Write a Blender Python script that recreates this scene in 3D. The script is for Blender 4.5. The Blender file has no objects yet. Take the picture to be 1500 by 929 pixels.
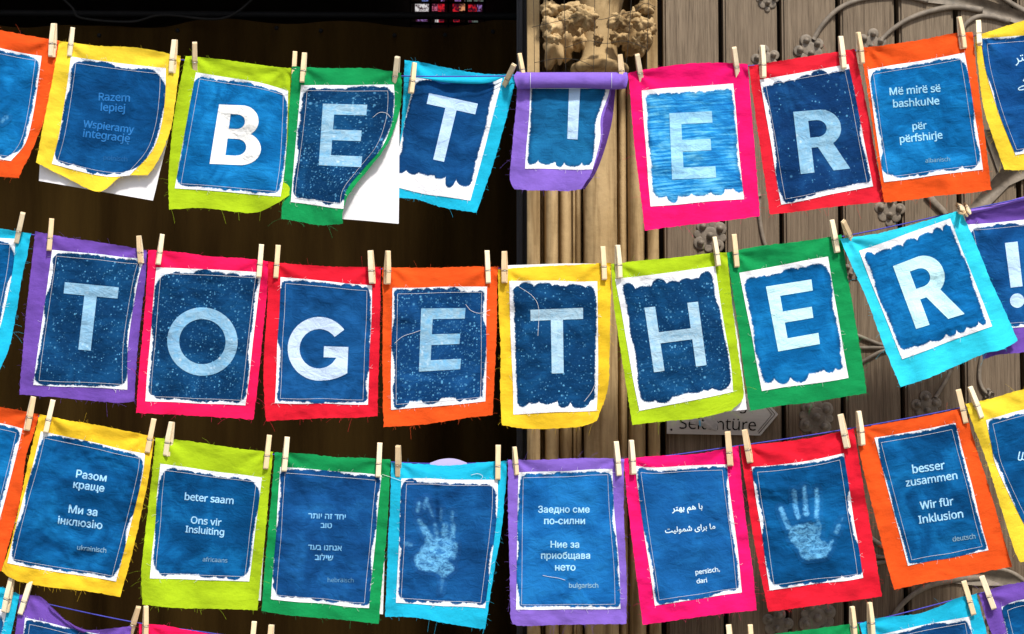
import bpy, bmesh, math, random
import numpy as np
from mathutils import Vector, Matrix

# ------------------------------------------------------------------ camera, light, exposure
S = bpy.context.scene
COL = S.collection
R = math.radians
CAM_Y, CAM_Z, PITCH, LENS = -4.0, 1.585, R(4.5), 64.0
cd = bpy.data.cameras.new('camera'); cam = bpy.data.objects.new('camera', cd); COL.objects.link(cam)
cd.lens = LENS; cd.sensor_width = 36; cd.clip_end = 500; cd.clip_start = 0.05
cam.location = (0, CAM_Y, CAM_Z); cam.rotation_euler = (R(90) + PITCH, 0, 0)
S.camera = cam
SUN_EL, SUN_AZ = 52.0, 20.0            # sun high in front of the facade, a little to the right
W = bpy.data.worlds.new('World'); S.world = W; W.use_nodes = True
nt = W.node_tree; bg = nt.nodes['Background']
sky = nt.nodes.new('ShaderNodeTexSky'); sky.sky_type = 'NISHITA'; sky.sun_disc = False
sky.sun_elevation = R(SUN_EL); sky.sun_rotation = R(180 - SUN_AZ); sky.air_density = 1.0; sky.dust_density = 3.0; sky.ozone_density = 1.0
nt.links.new(sky.outputs[0], bg.inputs[0]); bg.inputs[1].default_value = 0.085
sd_ = bpy.data.lights.new('sun', 'SUN'); sun = bpy.data.objects.new('sun', sd_); COL.objects.link(sun)
sd_.energy = 2.9; sd_.angle = R(6); sd_.color = (1.0, 0.95, 0.87)
sv = Vector((math.sin(R(SUN_AZ)) * math.cos(R(SUN_EL)), -math.cos(R(SUN_AZ)) * math.cos(R(SUN_EL)), math.sin(R(SUN_EL))))
sun.rotation_euler = sv.to_track_quat('Z', 'Y').to_euler(); sun.location = (3, -8, 9)
S.view_settings.view_transform = 'Standard'; S.view_settings.look = 'None'
S.view_settings.exposure = 0.66; S.view_settings.gamma = 1.0; S.view_settings.use_curve_mapping = False
S.render.engine = 'CYCLES'

# ------------------------------------------------------------------ measuring helpers
K = 36.0 / LENS / 1500.0
CT, ST = math.cos(PITCH), math.sin(PITCH)
def P(px, py, Y):
    """points on the upright plane y = Y seen at photo position px, py (arrays allowed)"""
    px = np.asarray(px, float); py = np.asarray(py, float); Y = np.asarray(Y, float)
    x = (px - 750) * K; u = (464.5 - py) * K
    dy = CT - u * ST; dz = ST + u * CT
    t = (Y - CAM_Y) / dy
    return np.stack(np.broadcast_arrays(x * t, Y, CAM_Z + dz * t), -1)
MM = 0.0015                                  # metres to one photo pixel on the plane of the flags
rng = np.random.default_rng(7)
random.seed(7)

def lattice(seed, n=64):
    return np.random.default_rng(seed).random((n, n)) * 2 - 1
_lat = {}
def vnoise(x, y, seed):
    if seed not in _lat: _lat[seed] = lattice(seed)
    L = _lat[seed]; n = L.shape[0]
    xi = np.floor(x).astype(int); yi = np.floor(y).astype(int); fx = x - xi; fy = y - yi
    fx = fx * fx * fx * (fx * (fx * 6 - 15) + 10); fy = fy * fy * fy * (fy * (fy * 6 - 15) + 10)
    a = L[yi % n, xi % n]; b = L[yi % n, (xi + 1) % n]; c = L[(yi + 1) % n, xi % n]; d = L[(yi + 1) % n, (xi + 1) % n]
    return (a * (1 - fx) + b * fx) * (1 - fy) + (c * (1 - fx) + d * fx) * fy

def spline(pts, n):
    """Catmull-Rom through pts, n samples even in chord length"""
    p = np.array(pts, float)
    if len(p) == 2:
        t = np.linspace(0, 1, n)[:, None]; return p[0] * (1 - t) + p[1] * t
    e = np.vstack([2 * p[0] - p[1], p, 2 * p[-1] - p[-2]])
    out = []
    for i in range(1, len(e) - 2):
        t = np.linspace(0, 1, 24, endpoint=False)[:, None]
        a, b, c, d = e[i - 1], e[i], e[i + 1], e[i + 2]
        out.append(0.5 * (2 * b + (c - a) * t + (2 * a - 5 * b + 4 * c - d) * t ** 2 + (3 * b - a - 3 * c + d) * t ** 3))
    out = np.vstack(out + [p[-1:]])
    s = np.concatenate([[0], np.cumsum(np.linalg.norm(np.diff(out, axis=0), axis=1))])
    q = np.linspace(0, s[-1], n)
    return np.stack([np.interp(q, s, out[:, k]) for k in range(out.shape[1])], -1)

# ------------------------------------------------------------------ object helpers
def empty(name, loc):
    o = bpy.data.objects.new(name, None); COL.objects.link(o); o.location = loc; o.empty_display_size = .05
    return o
def tag(o, label, cat, group=None, kind=None):
    if label: o['label'] = label
    if cat: o['category'] = cat
    if group: o['group'] = group
    if kind: o['kind'] = kind
    return o
def world_off(p):
    v = Vector((0, 0, 0))
    while p is not None: v = v + p.location; p = p.parent
    return v
def mk(name, verts, faces, mat, parent=None, smooth=True, attrs=None, uv=None):
    """one mesh object from world-space vertices"""
    me = bpy.data.meshes.new(name)
    v = np.asarray(verts, float).reshape(-1, 3)
    if parent is not None: v = v - np.array(world_off(parent))
    me.from_pydata(v.tolist(), [], [tuple(int(i) for i in f) for f in faces])
    if attrs:
        for k, a in attrs.items():
            at = me.attributes.new(k, 'FLOAT', 'POINT'); at.data.foreach_set('value', np.asarray(a, np.float32).ravel())
    if uv is not None:
        ul = me.uv_layers.new(name='UVMap'); li = np.empty(len(me.loops), np.int32); me.loops.foreach_get('vertex_index', li)
        ul.data.foreach_set('uv', np.asarray(uv, np.float32)[li].ravel())
    if smooth: me.polygons.foreach_set('use_smooth', np.ones(len(me.polygons), bool))
    me.materials.append(mat); me.update()
    o = bpy.data.objects.new(name, me); COL.objects.link(o)
    if parent is not None: o.parent = parent
    return o
def grid_faces(nu, nv, off=0):
    i = np.arange(nv - 1)[:, None] * nu + np.arange(nu - 1)[None, :] + off
    i = i.ravel()
    return np.stack([i, i + nu, i + nu + 1, i + 1], -1)
class MB:
    def __init__(s): s.v = []; s.f = []; s.n = 0
    def add(s, v, f):
        v = np.asarray(v, float).reshape(-1, 3)
        s.v.append(v); s.f += [tuple(int(k) + s.n for k in q) for q in f]; s.n += len(v)
    def box(s, a, b, bev=0.0):
        bm = bmesh.new(); bmesh.ops.create_cube(bm, size=1)
        a = np.array(a, float); b = np.array(b, float); c = (a + b) / 2; d = b - a
        for q in bm.verts: q.co = Vector(c) + Vector((q.co.x * d[0], q.co.y * d[1], q.co.z * d[2]))
        if bev: bmesh.ops.bevel(bm, geom=bm.edges[:], offset=bev, segments=2, affect='EDGES', profile=0.5)
        s.bm(bm)
    def bm(s, bm, M=None):
        bm.verts.index_update()
        v = [(M @ q.co if M else q.co)[:] for q in bm.verts]
        s.add(v, [[q.index for q in f.verts] for f in bm.faces]); bm.free()
    def tube(s, path, rad, n=5, cap=True):
        path = np.asarray(path, float); rad = np.broadcast_to(rad, len(path))
        vs = []; up = np.array([0.31, 0.9, 0.2])
        for i, p in enumerate(path):
            t = path[min(i + 1, len(path) - 1)] - path[max(i - 1, 0)]; t = t / (np.linalg.norm(t) + 1e-12)
            a = np.cross(t, up); a /= np.linalg.norm(a) + 1e-12; b = np.cross(t, a)
            for k in range(n):
                w = 2 * math.pi * k / n; vs.append(p + rad[i] * (math.cos(w) * a + math.sin(w) * b))
        f = [(i * n + k, i * n + (k + 1) % n, (i + 1) * n + (k + 1) % n, (i + 1) * n + k) for i in range(len(path) - 1) for k in range(n)]
        if cap: f += [tuple(range(n))[::-1], tuple((len(path) - 1) * n + k for k in range(n))]
        s.add(vs, f)
    def build(s, name, mat, parent=None, smooth=True):
        return mk(name, np.vstack(s.v), s.f, mat, parent, smooth)

# ------------------------------------------------------------------ materials
def mat(name, rough=0.8, metal=0.0, spec=0.3):
    m = bpy.data.materials.new(name); m.use_nodes = True
    b = m.node_tree.nodes['Principled BSDF']; b.inputs['Roughness'].default_value = rough
    b.inputs['Metallic'].default_value = metal; b.inputs['Specular IOR Level'].default_value = spec
    return m, m.node_tree, b
class N:
    """tiny node builder"""
    def __init__(s, nt): s.t = nt
    def n(s, typ, ins=None, **kw):
        q = s.t.nodes.new(typ)
        for k, v in kw.items(): setattr(q, k, v)
        for k, v in (ins or {}).items():
            i = q.inputs[k]
            if hasattr(v, 'is_output') or isinstance(v, bpy.types.NodeSocket): s.t.links.new(v, i)
            else: i.default_value = v
        return q
    def noise(s, vec, scale, detail=3, rough=.55, dist=0.0):
        return s.n('ShaderNodeTexNoise', {'Vector': vec, 'Scale': scale, 'Detail': detail, 'Roughness': rough, 'Distortion': dist}).outputs['Fac']
    def map(s, vec, scale=(1, 1, 1), loc=(0, 0, 0)):
        return s.n('ShaderNodeMapping', {'Vector': vec, 'Scale': scale, 'Location': loc}).outputs[0]
    def math(s, op, a, b=0.0, c=0.0, clamp=False):
        q = s.t.nodes.new('ShaderNodeMath'); q.operation = op; q.use_clamp = clamp
        for i, v in enumerate((a, b, c)):
            if isinstance(v, bpy.types.NodeSocket): s.t.links.new(v, q.inputs[i])
            else: q.inputs[i].default_value = v
        return q.outputs[0]
    def rng(s, v, a, b, c=0.0, d=1.0, smooth=False):
        q = s.n('ShaderNodeMapRange', {'Value': v, 'From Min': a, 'From Max': b, 'To Min': c, 'To Max': d})
        if smooth: q.interpolation_type = 'SMOOTHSTEP'
        return q.outputs[0]
    def mix(s, f, a, b, blend='MIX'):
        q = s.t.nodes.new('ShaderNodeMix'); q.data_type = 'RGBA'; q.blend_type = blend; q.clamp_factor = True
        for i, v in ((0, f), (6, a), (7, b)):
            if isinstance(v, bpy.types.NodeSocket): s.t.links.new(v, q.inputs[i])
            else: q.inputs[i].default_value = (*v, 1) if isinstance(v, tuple) and len(v) == 3 else v
        return q.outputs[2]
    def bump(s, h, strength, dist, normal=None):
        ins = {'Height': h, 'Strength': strength, 'Distance': dist}
        if normal is not None: ins['Normal'] = normal
        return s.n('ShaderNodeBump', ins).outputs[0]

def weave(n, uv):
    w1 = n.n('ShaderNodeTexWave', {'Vector': uv, 'Scale': 48.0, 'Distortion': 1.5, 'Detail': 1.0}, bands_direction='X').outputs['Fac']
    w2 = n.n('ShaderNodeTexWave', {'Vector': uv, 'Scale': 48.0, 'Distortion': 1.5, 'Detail': 1.0}, bands_direction='Y').outputs['Fac']
    return n.math('ADD', w1, w2)

_fab = {}
def fabric(col, seed=0):
    key = (col, seed)
    if key in _fab: return _fab[key]
    m, t, b = mat('dyed_cotton', 0.9, spec=0.04); n = N(t)
    uv = n.n('ShaderNodeTexCoord').outputs['UV']
    m_ = n.map(uv, loc=(seed * 3.1, seed * 1.7, 0))
    a = n.noise(m_, 2.2, 3); f = n.noise(n.map(m_, (1, 14, 1)), 9.0, 3, .6)
    c = n.mix(n.rng(a, .3, .7), tuple(x * .82 for x in col), col)
    c = n.mix(n.rng(f, .35, .7, 0, .5), c, tuple(min(1, x * 1.08 + .006) for x in col))
    t.links.new(c, b.inputs['Base Color'])
    h = weave(n, uv)
    nr = n.bump(h, .3, .0007)
    nr = n.bump(n.noise(n.map(m_, (1, 1.6, 1)), 3.2, 4, .5), .40, .010, nr)
    t.links.new(nr, b.inputs['Normal'])
    b.inputs['Sheen Weight'].default_value = .03
    _fab[key] = m
    return m

def print_cols(n, uvm, tone, streak, blotch, speck, sd, seed):
    """the blue dye: brushed streaks, blotches, darker rim, bubbles"""
    dk, md, br = tone
    st = n.noise(n.map(uvm, (1.2, 16, 1)), 2.0, 4, .62)
    bl = n.noise(uvm, 1.7, 5, .60, .9)
    v = n.math('ADD', n.math('MULTIPLY', n.math('SUBTRACT', st, .5), streak), n.math('ADD', n.math('MULTIPLY', n.math('SUBTRACT', bl, .5), blotch), .5))
    c = n.mix(n.rng(v, .0, .55), dk, md)
    c = n.mix(n.rng(v, .5, 1.0), c, br)
    fine = n.noise(uvm, 60.0, 2, .6)
    c = n.mix(n.rng(fine, .3, .75, 0, .16), c, tuple(min(1, x * 1.35 + .006) for x in md))
    sp = None
    if speck > 0:
        sp = 0.0
        for sc, thr in ((9.0, .20), (17.0, .30), (30.0, .36)):
            vo = n.n('ShaderNodeTexVoronoi', {'Vector': n.map(uvm, loc=(sc, 0, 0)), 'Scale': sc, 'Randomness': 1.0})
            rnd = n.n('ShaderNodeSeparateColor', {0: vo.outputs['Color']}).outputs[0]
            r_ = n.math('MULTIPLY', n.rng(rnd, 1.0 - .85 * speck, 1.0, 0.0, 1.0), thr)
            d = n.math('SUBTRACT', r_, vo.outputs['Distance'])
            d = n.rng(d, -.06, .13, 0, 1)
            sp = d if isinstance(sp, float) else n.math('MAXIMUM', sp, d)
        mo_ = n.rng(n.noise(n.map(uvm, loc=(9, 4, 0)), 24.0, 3, .6), .60, .72, 0, .7 * speck)
        sp = n.math('MAXIMUM', sp, mo_)
        area = n.rng(n.noise(n.map(uvm, loc=(5, 2, 0)), 3.2, 3), .34, .60, .12, 1.0)
        sp = n.math('MULTIPLY', sp, n.math('MULTIPLY', area, .85))
        c = n.mix(sp, c, (.13, .42, .70))
    return c, sp

def print_mat(tone, streak, blotch, speck, seed):
    m, t, b = mat('cyanotype_cotton', 0.95, spec=0.03); n = N(t)
    uv = n.n('ShaderNodeTexCoord').outputs['UV']
    uvm = n.map(uv, loc=(seed * 2.7, seed * 4.3, 0))
    sd = n.n('ShaderNodeAttribute', attribute_name='sd').outputs['Fac']
    c, sp = print_cols(n, uvm, tone, streak, blotch, speck, sd, seed)
    rim = n.rng(sd, 0.0, 7.0, 1.0, 0.0)
    rim = n.math('MULTIPLY', rim, n.rng(n.noise(uvm, 6.0, 2), .35, .6))
    c = n.mix(n.math('MULTIPLY', rim, .75), c, (.004, .028, .09))
    hf = n.math('MULTIPLY', n.math('SUBTRACT', n.noise(uvm, 34.0, 3, .6), .5), 5.0)
    hf2 = n.math('MULTIPLY', n.math('SUBTRACT', n.noise(n.map(uvm, (1, 1, 1)), 90.0, 2, .6), .5), 2.2)
    e = n.math('ADD', sd, n.math('ADD', hf, hf2))
    fac = n.rng(e, -.9, 1.0, 0, 1, True)
    wh = n.mix(n.noise(uvm, 5.0, 3), (.74, .77, .84), (.84, .84, .87))
    halo = n.rng(e, -5.0, -.5, 0, .45)
    wh = n.mix(n.math('MULTIPLY', halo, n.noise(uvm, 4.0)), wh, (.35, .62, .82))
    c = n.mix(fac, wh, c)
    t.links.new(c, b.inputs['Base Color'])
    nr = n.bump(weave(n, uv), .15, .0005)
    wr = n.noise(n.n('ShaderNodeMapping', {'Vector': uvm, 'Scale': (2.4, 3.6, 1), 'Rotation': (0, 0, .4 + (seed % 1.0) * 2.2)}).outputs[0], 2.4, 4, .6, .9)
    nr = n.bump(wr, .42, .009, nr)
    t.links.new(nr, b.inputs['Normal'])
    return m

def letter_mat(pale, speck, mottle, seed):
    m, t, b = mat('undyed_letter', 0.95, spec=0.03); n = N(t)
    uv = n.n('ShaderNodeTexCoord').outputs['UV']; uvm = n.map(uv, loc=(seed * 2.7, seed * 4.3, 0))
    mo = min(1, mottle); c, sp = print_cols(n, uvm, ((pale[0] * (1 - .62 * mo), pale[1] * (1 - .42 * mo), pale[2] * (1 - .22 * mo)), pale, tuple(min(.84, x * 1.10 + .02) for x in pale)), mottle * .7, mottle, 0, None, seed)
    if speck > 0:
        vo = n.n('ShaderNodeTexVoronoi', {'Vector': uvm, 'Scale': 13.0}); d = n.math('MULTIPLY', n.rng(vo.outputs['Distance'], .06, .34, 1, 0), n.rng(n.noise(uvm, 4.0, 2), .4, .62, .1, 1))
        c = n.mix(n.math('MULTIPLY', d, speck * .9), c, (.70, .82, .88))
        d2 = n.rng(n.noise(uvm, 10.0, 4, .65), .46, .64, 0, speck * .85)
        c = n.mix(d2, c, (.13, .38, .64))
    t.links.new(c, b.inputs['Base Color'])
    nr = n.bump(weave(n, uv), .15, .0005)
    nr = n.bump(n.noise(n.n('ShaderNodeMapping', {'Vector': uvm, 'Scale': (2.4, 3.6, 1), 'Rotation': (0, 0, .4 + (seed % 1.0) * 2.2)}).outputs[0], 2.4, 4, .6, .9), .5, .008, nr)
    t.links.new(nr, b.inputs['Normal'])
    return m

def hand_mat(tone, streak, blotch, seed, soft=1.0):
    m, t, b = mat('handprint_cotton', 0.9, spec=0.1); n = N(t)
    uv = n.n('ShaderNodeTexCoord').outputs['UV']; uvm = n.map(uv, loc=(seed * 2.7, seed * 4.3, 0))
    c, sp = print_cols(n, uvm, tone, streak, blotch, 0, None, seed)
    hd = n.n('ShaderNodeAttribute', attribute_name='hand').outputs['Fac']
    e = n.math('ADD', hd, n.math('MULTIPLY', n.math('SUBTRACT', n.noise(uvm, 26.0, 3, .6), .5), 5.0))
    f = n.rng(e, -.8 * soft, 2.2 * soft, 0, 1)
    pat = n.rng(n.noise(n.map(uvm, (1, 1.4, 1)), 12.0, 5, .72, .8), .38, .60, .12, 1.0)
    wt = n.n('ShaderNodeAttribute', attribute_name='weight').outputs['Fac']
    c = n.mix(n.math('MULTIPLY', n.math('MULTIPLY', f, pat), wt), c, (.13, .42, .72))
    t.links.new(c, b.inputs['Base Color'])
    nr = n.bump(weave(n, uv), .15, .0005)
    nr = n.bump(n.noise(n.n('ShaderNodeMapping', {'Vector': uvm, 'Scale': (2.4, 3.6, 1), 'Rotation': (0, 0, .4 + (seed % 1.0) * 2.2)}).outputs[0], 2.4, 4, .6, .9), .5, .008, nr)
    t.links.new(nr, b.inputs['Normal'])
    return m

def plain(name, col, rough=.8, metal=0., spec=.3, var=.25, scale=20., bump=.0, stretch=(1, 1, 1)):
    m, t, b = mat(name, rough, metal, spec); n = N(t)
    ob = n.n('ShaderNodeTexCoord').outputs['Object']
    f = n.noise(n.map(ob, stretch), scale, 5, .62)
    t.links.new(n.mix(n.rng(f, .3, .7), tuple(x * (1 - var) for x in col), tuple(min(1, x * (1 + var)) for x in col)), b.inputs['Base Color'])
    if bump: t.links.new(n.bump(f, .6, bump), b.inputs['Normal'])
    return m

def peg_mat():
    m, t, b = mat('peg_wood', .62, spec=.3); n = N(t)
    ob = n.n('ShaderNodeTexCoord').outputs['Object']; rd = n.n('ShaderNodeObjectInfo').outputs['Random']
    g = n.noise(n.map(ob, (60, 60, 6)), 6.0, 4, .6)
    c = n.mix(rd, (.84, .68, .43), (.66, .44, .24))
    c = n.mix(n.rng(rd, .55, .6), c, (.88, .76, .54))
    c = n.mix(n.rng(g, .45, .75, 0, .4), c, (.52, .33, .16))
    t.links.new(c, b.inputs['Base Color'])
    t.links.new(n.bump(g, .3, .0006), b.inputs['Normal'])
    return m

def stone_mat():
    m, t, b = mat('sandstone', .9, spec=.15); n = N(t)
    ob = n.n('ShaderNodeTexCoord').outputs['Object']
    a = n.noise(ob, 3.0, 6, .62); f = n.noise(ob, 90.0, 4, .65); st = n.noise(n.map(ob, (14, 14, 1.2)), 1.6, 5, .6, .4)
    c = n.mix(n.rng(a, .3, .7), (.37, .255, .118), (.60, .440, .235))
    c = n.mix(n.rng(st, .46, .62, 0, .8), c, (.16, .098, .040))
    c = n.mix(n.rng(f, .55, .8, 0, .3), c, (.22, .15, .08))
    t.links.new(c, b.inputs['Base Color'])
    nr = n.bump(f, .35, .0012); nr = n.bump(n.noise(ob, 28., 5, .6), .5, .006, nr)
    t.links.new(nr, b.inputs['Normal'])
    return m

def plank_mat():
    m, t, b = mat('grained_oak', .82, spec=.2); n = N(t)
    tc = n.n('ShaderNodeTexCoord').outputs['Object']; rd = n.n('ShaderNodeObjectInfo').outputs['Random']
    off = n.n('ShaderNodeCombineXYZ', {0: n.math('MULTIPLY', rd, 40.), 2: n.math('MULTIPLY', rd, 17.)}).outputs[0]
    v = n.n('ShaderNodeVectorMath', {0: tc, 1: off}, operation='ADD').outputs[0]
    g = n.noise(n.map(v, (34, 34, 1.1)), 3.0, 6, .66, .35)
    g2 = n.noise(n.map(v, (150, 150, 4)), 3.0, 4, .6)
    big = n.noise(n.map(v, (3, 3, .9)), 1.2, 3)
    c = n.mix(n.rng(g, .30, .70), (.092, .063, .040), (.25, .190, .128))
    c = n.mix(n.rng(big, .3, .7, 0, .55), c, n.mix(rd, (.13, .10, .075), (.10, .062, .038)))
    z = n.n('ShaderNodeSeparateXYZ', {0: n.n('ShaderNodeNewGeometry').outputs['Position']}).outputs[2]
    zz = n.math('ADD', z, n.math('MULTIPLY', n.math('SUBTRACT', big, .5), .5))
    c = n.mix(n.rng(zz, 1.35, 2.35, 0, .5), c, n.mix(g, (.165, .128, .088), (.345, .282, .205)))  # lighter tone blended in towards the top of the planks
    c = n.mix(n.rng(g2, .47, .70, 0, .6), c, (.050, .036, .025))
    t.links.new(c, b.inputs['Base Color'])
    t.links.new(n.bump(n.math('ADD', g, n.math('MULTIPLY', g2, .5)), .7, .005), b.inputs['Normal'])
    return m

M_PEG = peg_mat(); M_STONE = stone_mat(); M_PLANK = plank_mat()
M_STEEL = plain('spring_steel', (.33, .32, .31), .4, 1.0, .5, .2)
M_CORD = plain('blue_cord', (.055, .06, .42), .6, var=.2, scale=300)
M_PAPER = plain('white_paper', (.80, .80, .84), .8, var=.015, scale=4)
M_PAPER_SHADED = plain('shaded_paper', (.50, .46, .78), .8, var=.03, scale=4)  # white sheet with its bluish shade put into the colour
M_THREADW = plain('white_thread', (.78, .78, .82), .9, var=.05)
M_IRON = plain('painted_iron', (.185, .155, .120), .62, 0.0, .35, .38, 45., .002)
M_HOLE = plain('dark_hole', (.012, .010, .009), .9, var=.1)
M_TARP = None
M_BLACK = plain('black_steel', (.006, .006, .0065), .7, 0., .12, .2)
M_DARKWALL = plain('dark_masonry', (.030, .025, .020), .95, var=.3, scale=3)  # near-black base colour holds the darkness of the unlit nave
M_SLATE = plain('grey_door_frame', (.045, .046, .052), .7, var=.2, scale=8, stretch=(8, 8, 1))
M_WIRE = plain('net_cord', (.03, .027, .022), .8, var=.1)

# ------------------------------------------------------------------ ground and building
gm, gt, gb = mat('stone_paving', .85); gn = N(gt)
gob = gn.n('ShaderNodeTexCoord').outputs['Object']
br = gn.n('ShaderNodeTexBrick', {'Vector': gob, 'Color1': (.30, .28, .25, 1), 'Color2': (.25, .235, .21, 1), 'Mortar': (.10, .095, .085, 1), 'Scale': 1.0, 'Mortar Size': .012, 'Brick Width': .6, 'Row Height': .4})
gt.links.new(gn.mix(gn.rng(gn.noise(gob, 6., 5), .3, .7, 0, .5), br.outputs['Color'], (.19, .175, .155)), gb.inputs['Base Color'])
tag(mk('ground', [(-60, -60, 0), (60, -60, 0), (60, 60, 0), (-60, 60, 0)], [(0, 1, 2, 3)], gm), None, None, kind='structure')

DY = 0.55            # front face of the door planks
# facade: masonry round the portal and a dark nave behind it
w = MB()
w.box((-9, .62, 0), (-2.95, 1.2, 9)); w.box((2.95, .62, 0), (9, 1.2, 9)); w.box((-2.95, .62, 3.7), (2.95, 1.2, 9))
tag(w.build('facade_wall', M_STONE, smooth=False), 'sandstone wall around the church portal, framing doorway and plank door', 'wall')
w = MB()
w.box((-3.4, 7.0, 0), (3.4, 7.3, 5.2)); w.box((-3.6, 1.2, 0), (-3.3, 7.0, 5.2)); w.box((3.3, 1.2, 0), (3.6, 7.0, 5.2)); w.box((-3.6, 1.2, 5.2), (3.6, 7.3, 5.5))
tag(w.build('nave_wall', M_DARKWALL, smooth=False), 'dark unlit church interior seen above the brown tarpaulin', 'wall')
tag(mk('floor', [(-3.3, 1.2, .006), (3.3, 1.2, .006), (3.3, 7, .006), (-3.3, 7, .006)], [(0, 1, 2, 3)], M_DARKWALL), None, None, kind='structure')

# ---- brown tarpaulin closing the doorway
tm, tt, tb = mat('brown_tarpaulin', .9, spec=.04); tn = N(tt)
tob = tn.n('ShaderNodeTexCoord').outputs['Object']
f1 = tn.noise(tn.map(tob, (5, 5, .5)), 1.5, 5, .6); f2 = tn.noise(tob, 2.0, 4)
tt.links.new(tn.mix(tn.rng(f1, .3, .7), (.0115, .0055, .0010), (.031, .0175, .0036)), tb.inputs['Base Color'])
tt.links.new(tn.bump(f1, .5, .03), tb.inputs['Normal'])
TY = 1.45
nu, nv = 260, 60
U, V = np.meshgrid(np.linspace(0, 1, nu), np.linspace(0, 1, nv))
pxs = -420 + U * 1300
topy = 34 + 6 * np.sin(pxs * .013) + 4 * np.sin(pxs * .031 + 1)
ptop = P(pxs, topy, TY)
x = ptop[..., 0]; z = ptop[..., 2] * (1 - V) + .02 * V
fold = (np.sin(x * 23 + 1.5 * np.sin(x * 5.1)) * .030 + np.sin(x * 9 + 2) * .03 + np.sin(x * 47 + 3 * V) * .005) * (.25 + .9 * V) + vnoise(x * 4 + 9, z * 3, 71) * .02
tv = np.stack([x, TY + fold, z], -1)
tarp = empty('tarpaulin', (-.6, TY, 0)); tag(tarp, 'dark brown tarpaulin with eyelets hung across the open doorway behind the flags', 'tarpaulin')
mk('sheet', tv.reshape(-1, 3), grid_faces(nu, nv), tm, tarp)
for px in (30, 145, 260, 405, 470, 578, 652, 722):
    m = MB(); c = P(px, 40 + 6 * math.sin(px * .013) + 6, TY - .03); bm = bmesh.new()
    bmesh.ops.create_cone(bm, cap_ends=True, segments=16, radius1=.007, radius2=.005, depth=.004)
    m.bm(bm, Matrix.Translation(c) @ Matrix.Rotation(R(90), 4, 'X')); m.build('eyelet', M_BLACK, tarp)
# rail and cable above it
m = MB(); m.tube(P(np.linspace(-420, 880, 40), np.linspace(17, 25, 40), TY + .12), .011, 8)
tag(m.build('curtain_rail', M_BLACK), 'black steel rail across the dark opening above the tarpaulin', 'rail')
m = MB(); m.tube(P(*spline([(60, -30), (105, 10), (118, 26), (190, 32), (240, 22), (330, 26), (390, -20)], 60).T, TY - .02), .004, 6)
tag(m.build('cable', plain('black_cable', (.012, .012, .012), .7, spec=.1)), 'loose black cable looping at the top left of the dark opening', 'cable')

# ---- stained glass far behind
def glass_mat(name, col, e):
    m, t, b = mat(name, .2); n = N(t); ob = n.n('ShaderNodeTexCoord').outputs['Object']
    f = n.noise(ob, 38., 3, .6, 1.2); c = n.mix(n.rng(f, .42, .58), (.03, .004, .012), col)
    t.links.new(c, b.inputs['Emission Color']); b.inputs['Emission Strength'].default_value = e * .7; b.inputs['Base Color'].default_value = (*[x * .3 for x in col], 1)
    return m
GM = {k: glass_mat('glass_' + k, c, 1.0) for k, c in dict(red=(.55, .012, .02), white=(.62, .60, .60), blue=(.10, .16, .42), violet=(.22, .12, .34), rose=(.50, .12, .20), green=(.09, .13, .11), amber=(.60, .26, .12)).items()}
GY = 6.9
win = empty('stained_glass_window', P(655, 20, GY)); tag(win, 'small glowing red and blue stained glass panes in the dark far wall', 'window')
panes = [(608, 628, 5, 16, 'white'), (633, 641, 5, 15, 'rose'), (641.5, 651, 5, 16, 'red'), (663, 672, 6, 16, 'red'), (672.6, 681, 5, 15, 'amber'), (686, 698, 7, 16, 'red'), (699, 706, 7, 16, 'violet'),
         (609, 626, 27.5, 30.5, 'violet'), (637, 642, 27.5, 32, 'white'), (642.5, 650, 27.5, 31.5, 'red'), (664, 673, 28, 31.5, 'red'), (686, 700, 30, 32.5, 'green'),
         (618, 627, -4, 1, 'blue'), (646, 651, -4, 3, 'violet'), (666, 675, -4, 1, 'violet'), (680, 691, -4, 2, 'green'), (694, 708, -4, 3.5, 'green')]
for (a, b_, ya, yb, k) in panes + [(p[0], p[1], p[2] - q, p[3] - q, p[4]) for q in (24, 48) for p in panes[:7]]:
    p0 = P(a, yb, GY); p1 = P(b_, ya, GY); m = MB(); m.box((p0[0], GY, p0[2]), (p1[0], GY + .02, p1[2])); m.build('pane', GM[k], win, False)
m = MB()
for ya in (-50, -28, -6, 4, 21, 34.5): a = P(600, ya + 1, GY - .02); b_ = P(712, ya - 1, GY - .02); m.box((a[0], GY - .03, a[2]), (b_[0], GY - .005, b_[2]))
for xa in (602, 631, 657, 683, 710): a = P(xa - 1.4, 50, GY); b_ = P(xa + 1.4, -75, GY); m.box((a[0], GY - .028, a[2]), (b_[0], GY - .003, b_[2]))
m.build('frame', M_BLACK, win, False)

# ---- grey frame post beside the stone jamb
m = MB(); a = P(757, 900, .66); b_ = P(779, 0, .66); m.box((a[0], .66, 0), (b_[0], .80, 3.69), .004)
m.box((a[0] + .006, .64, 0), (a[0] + .016, .66, 3.69), .002)
tag(m.build('door_post', M_SLATE, smooth=False), 'narrow dark grey door post between the doorway and the stone jamb', 'post')

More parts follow.
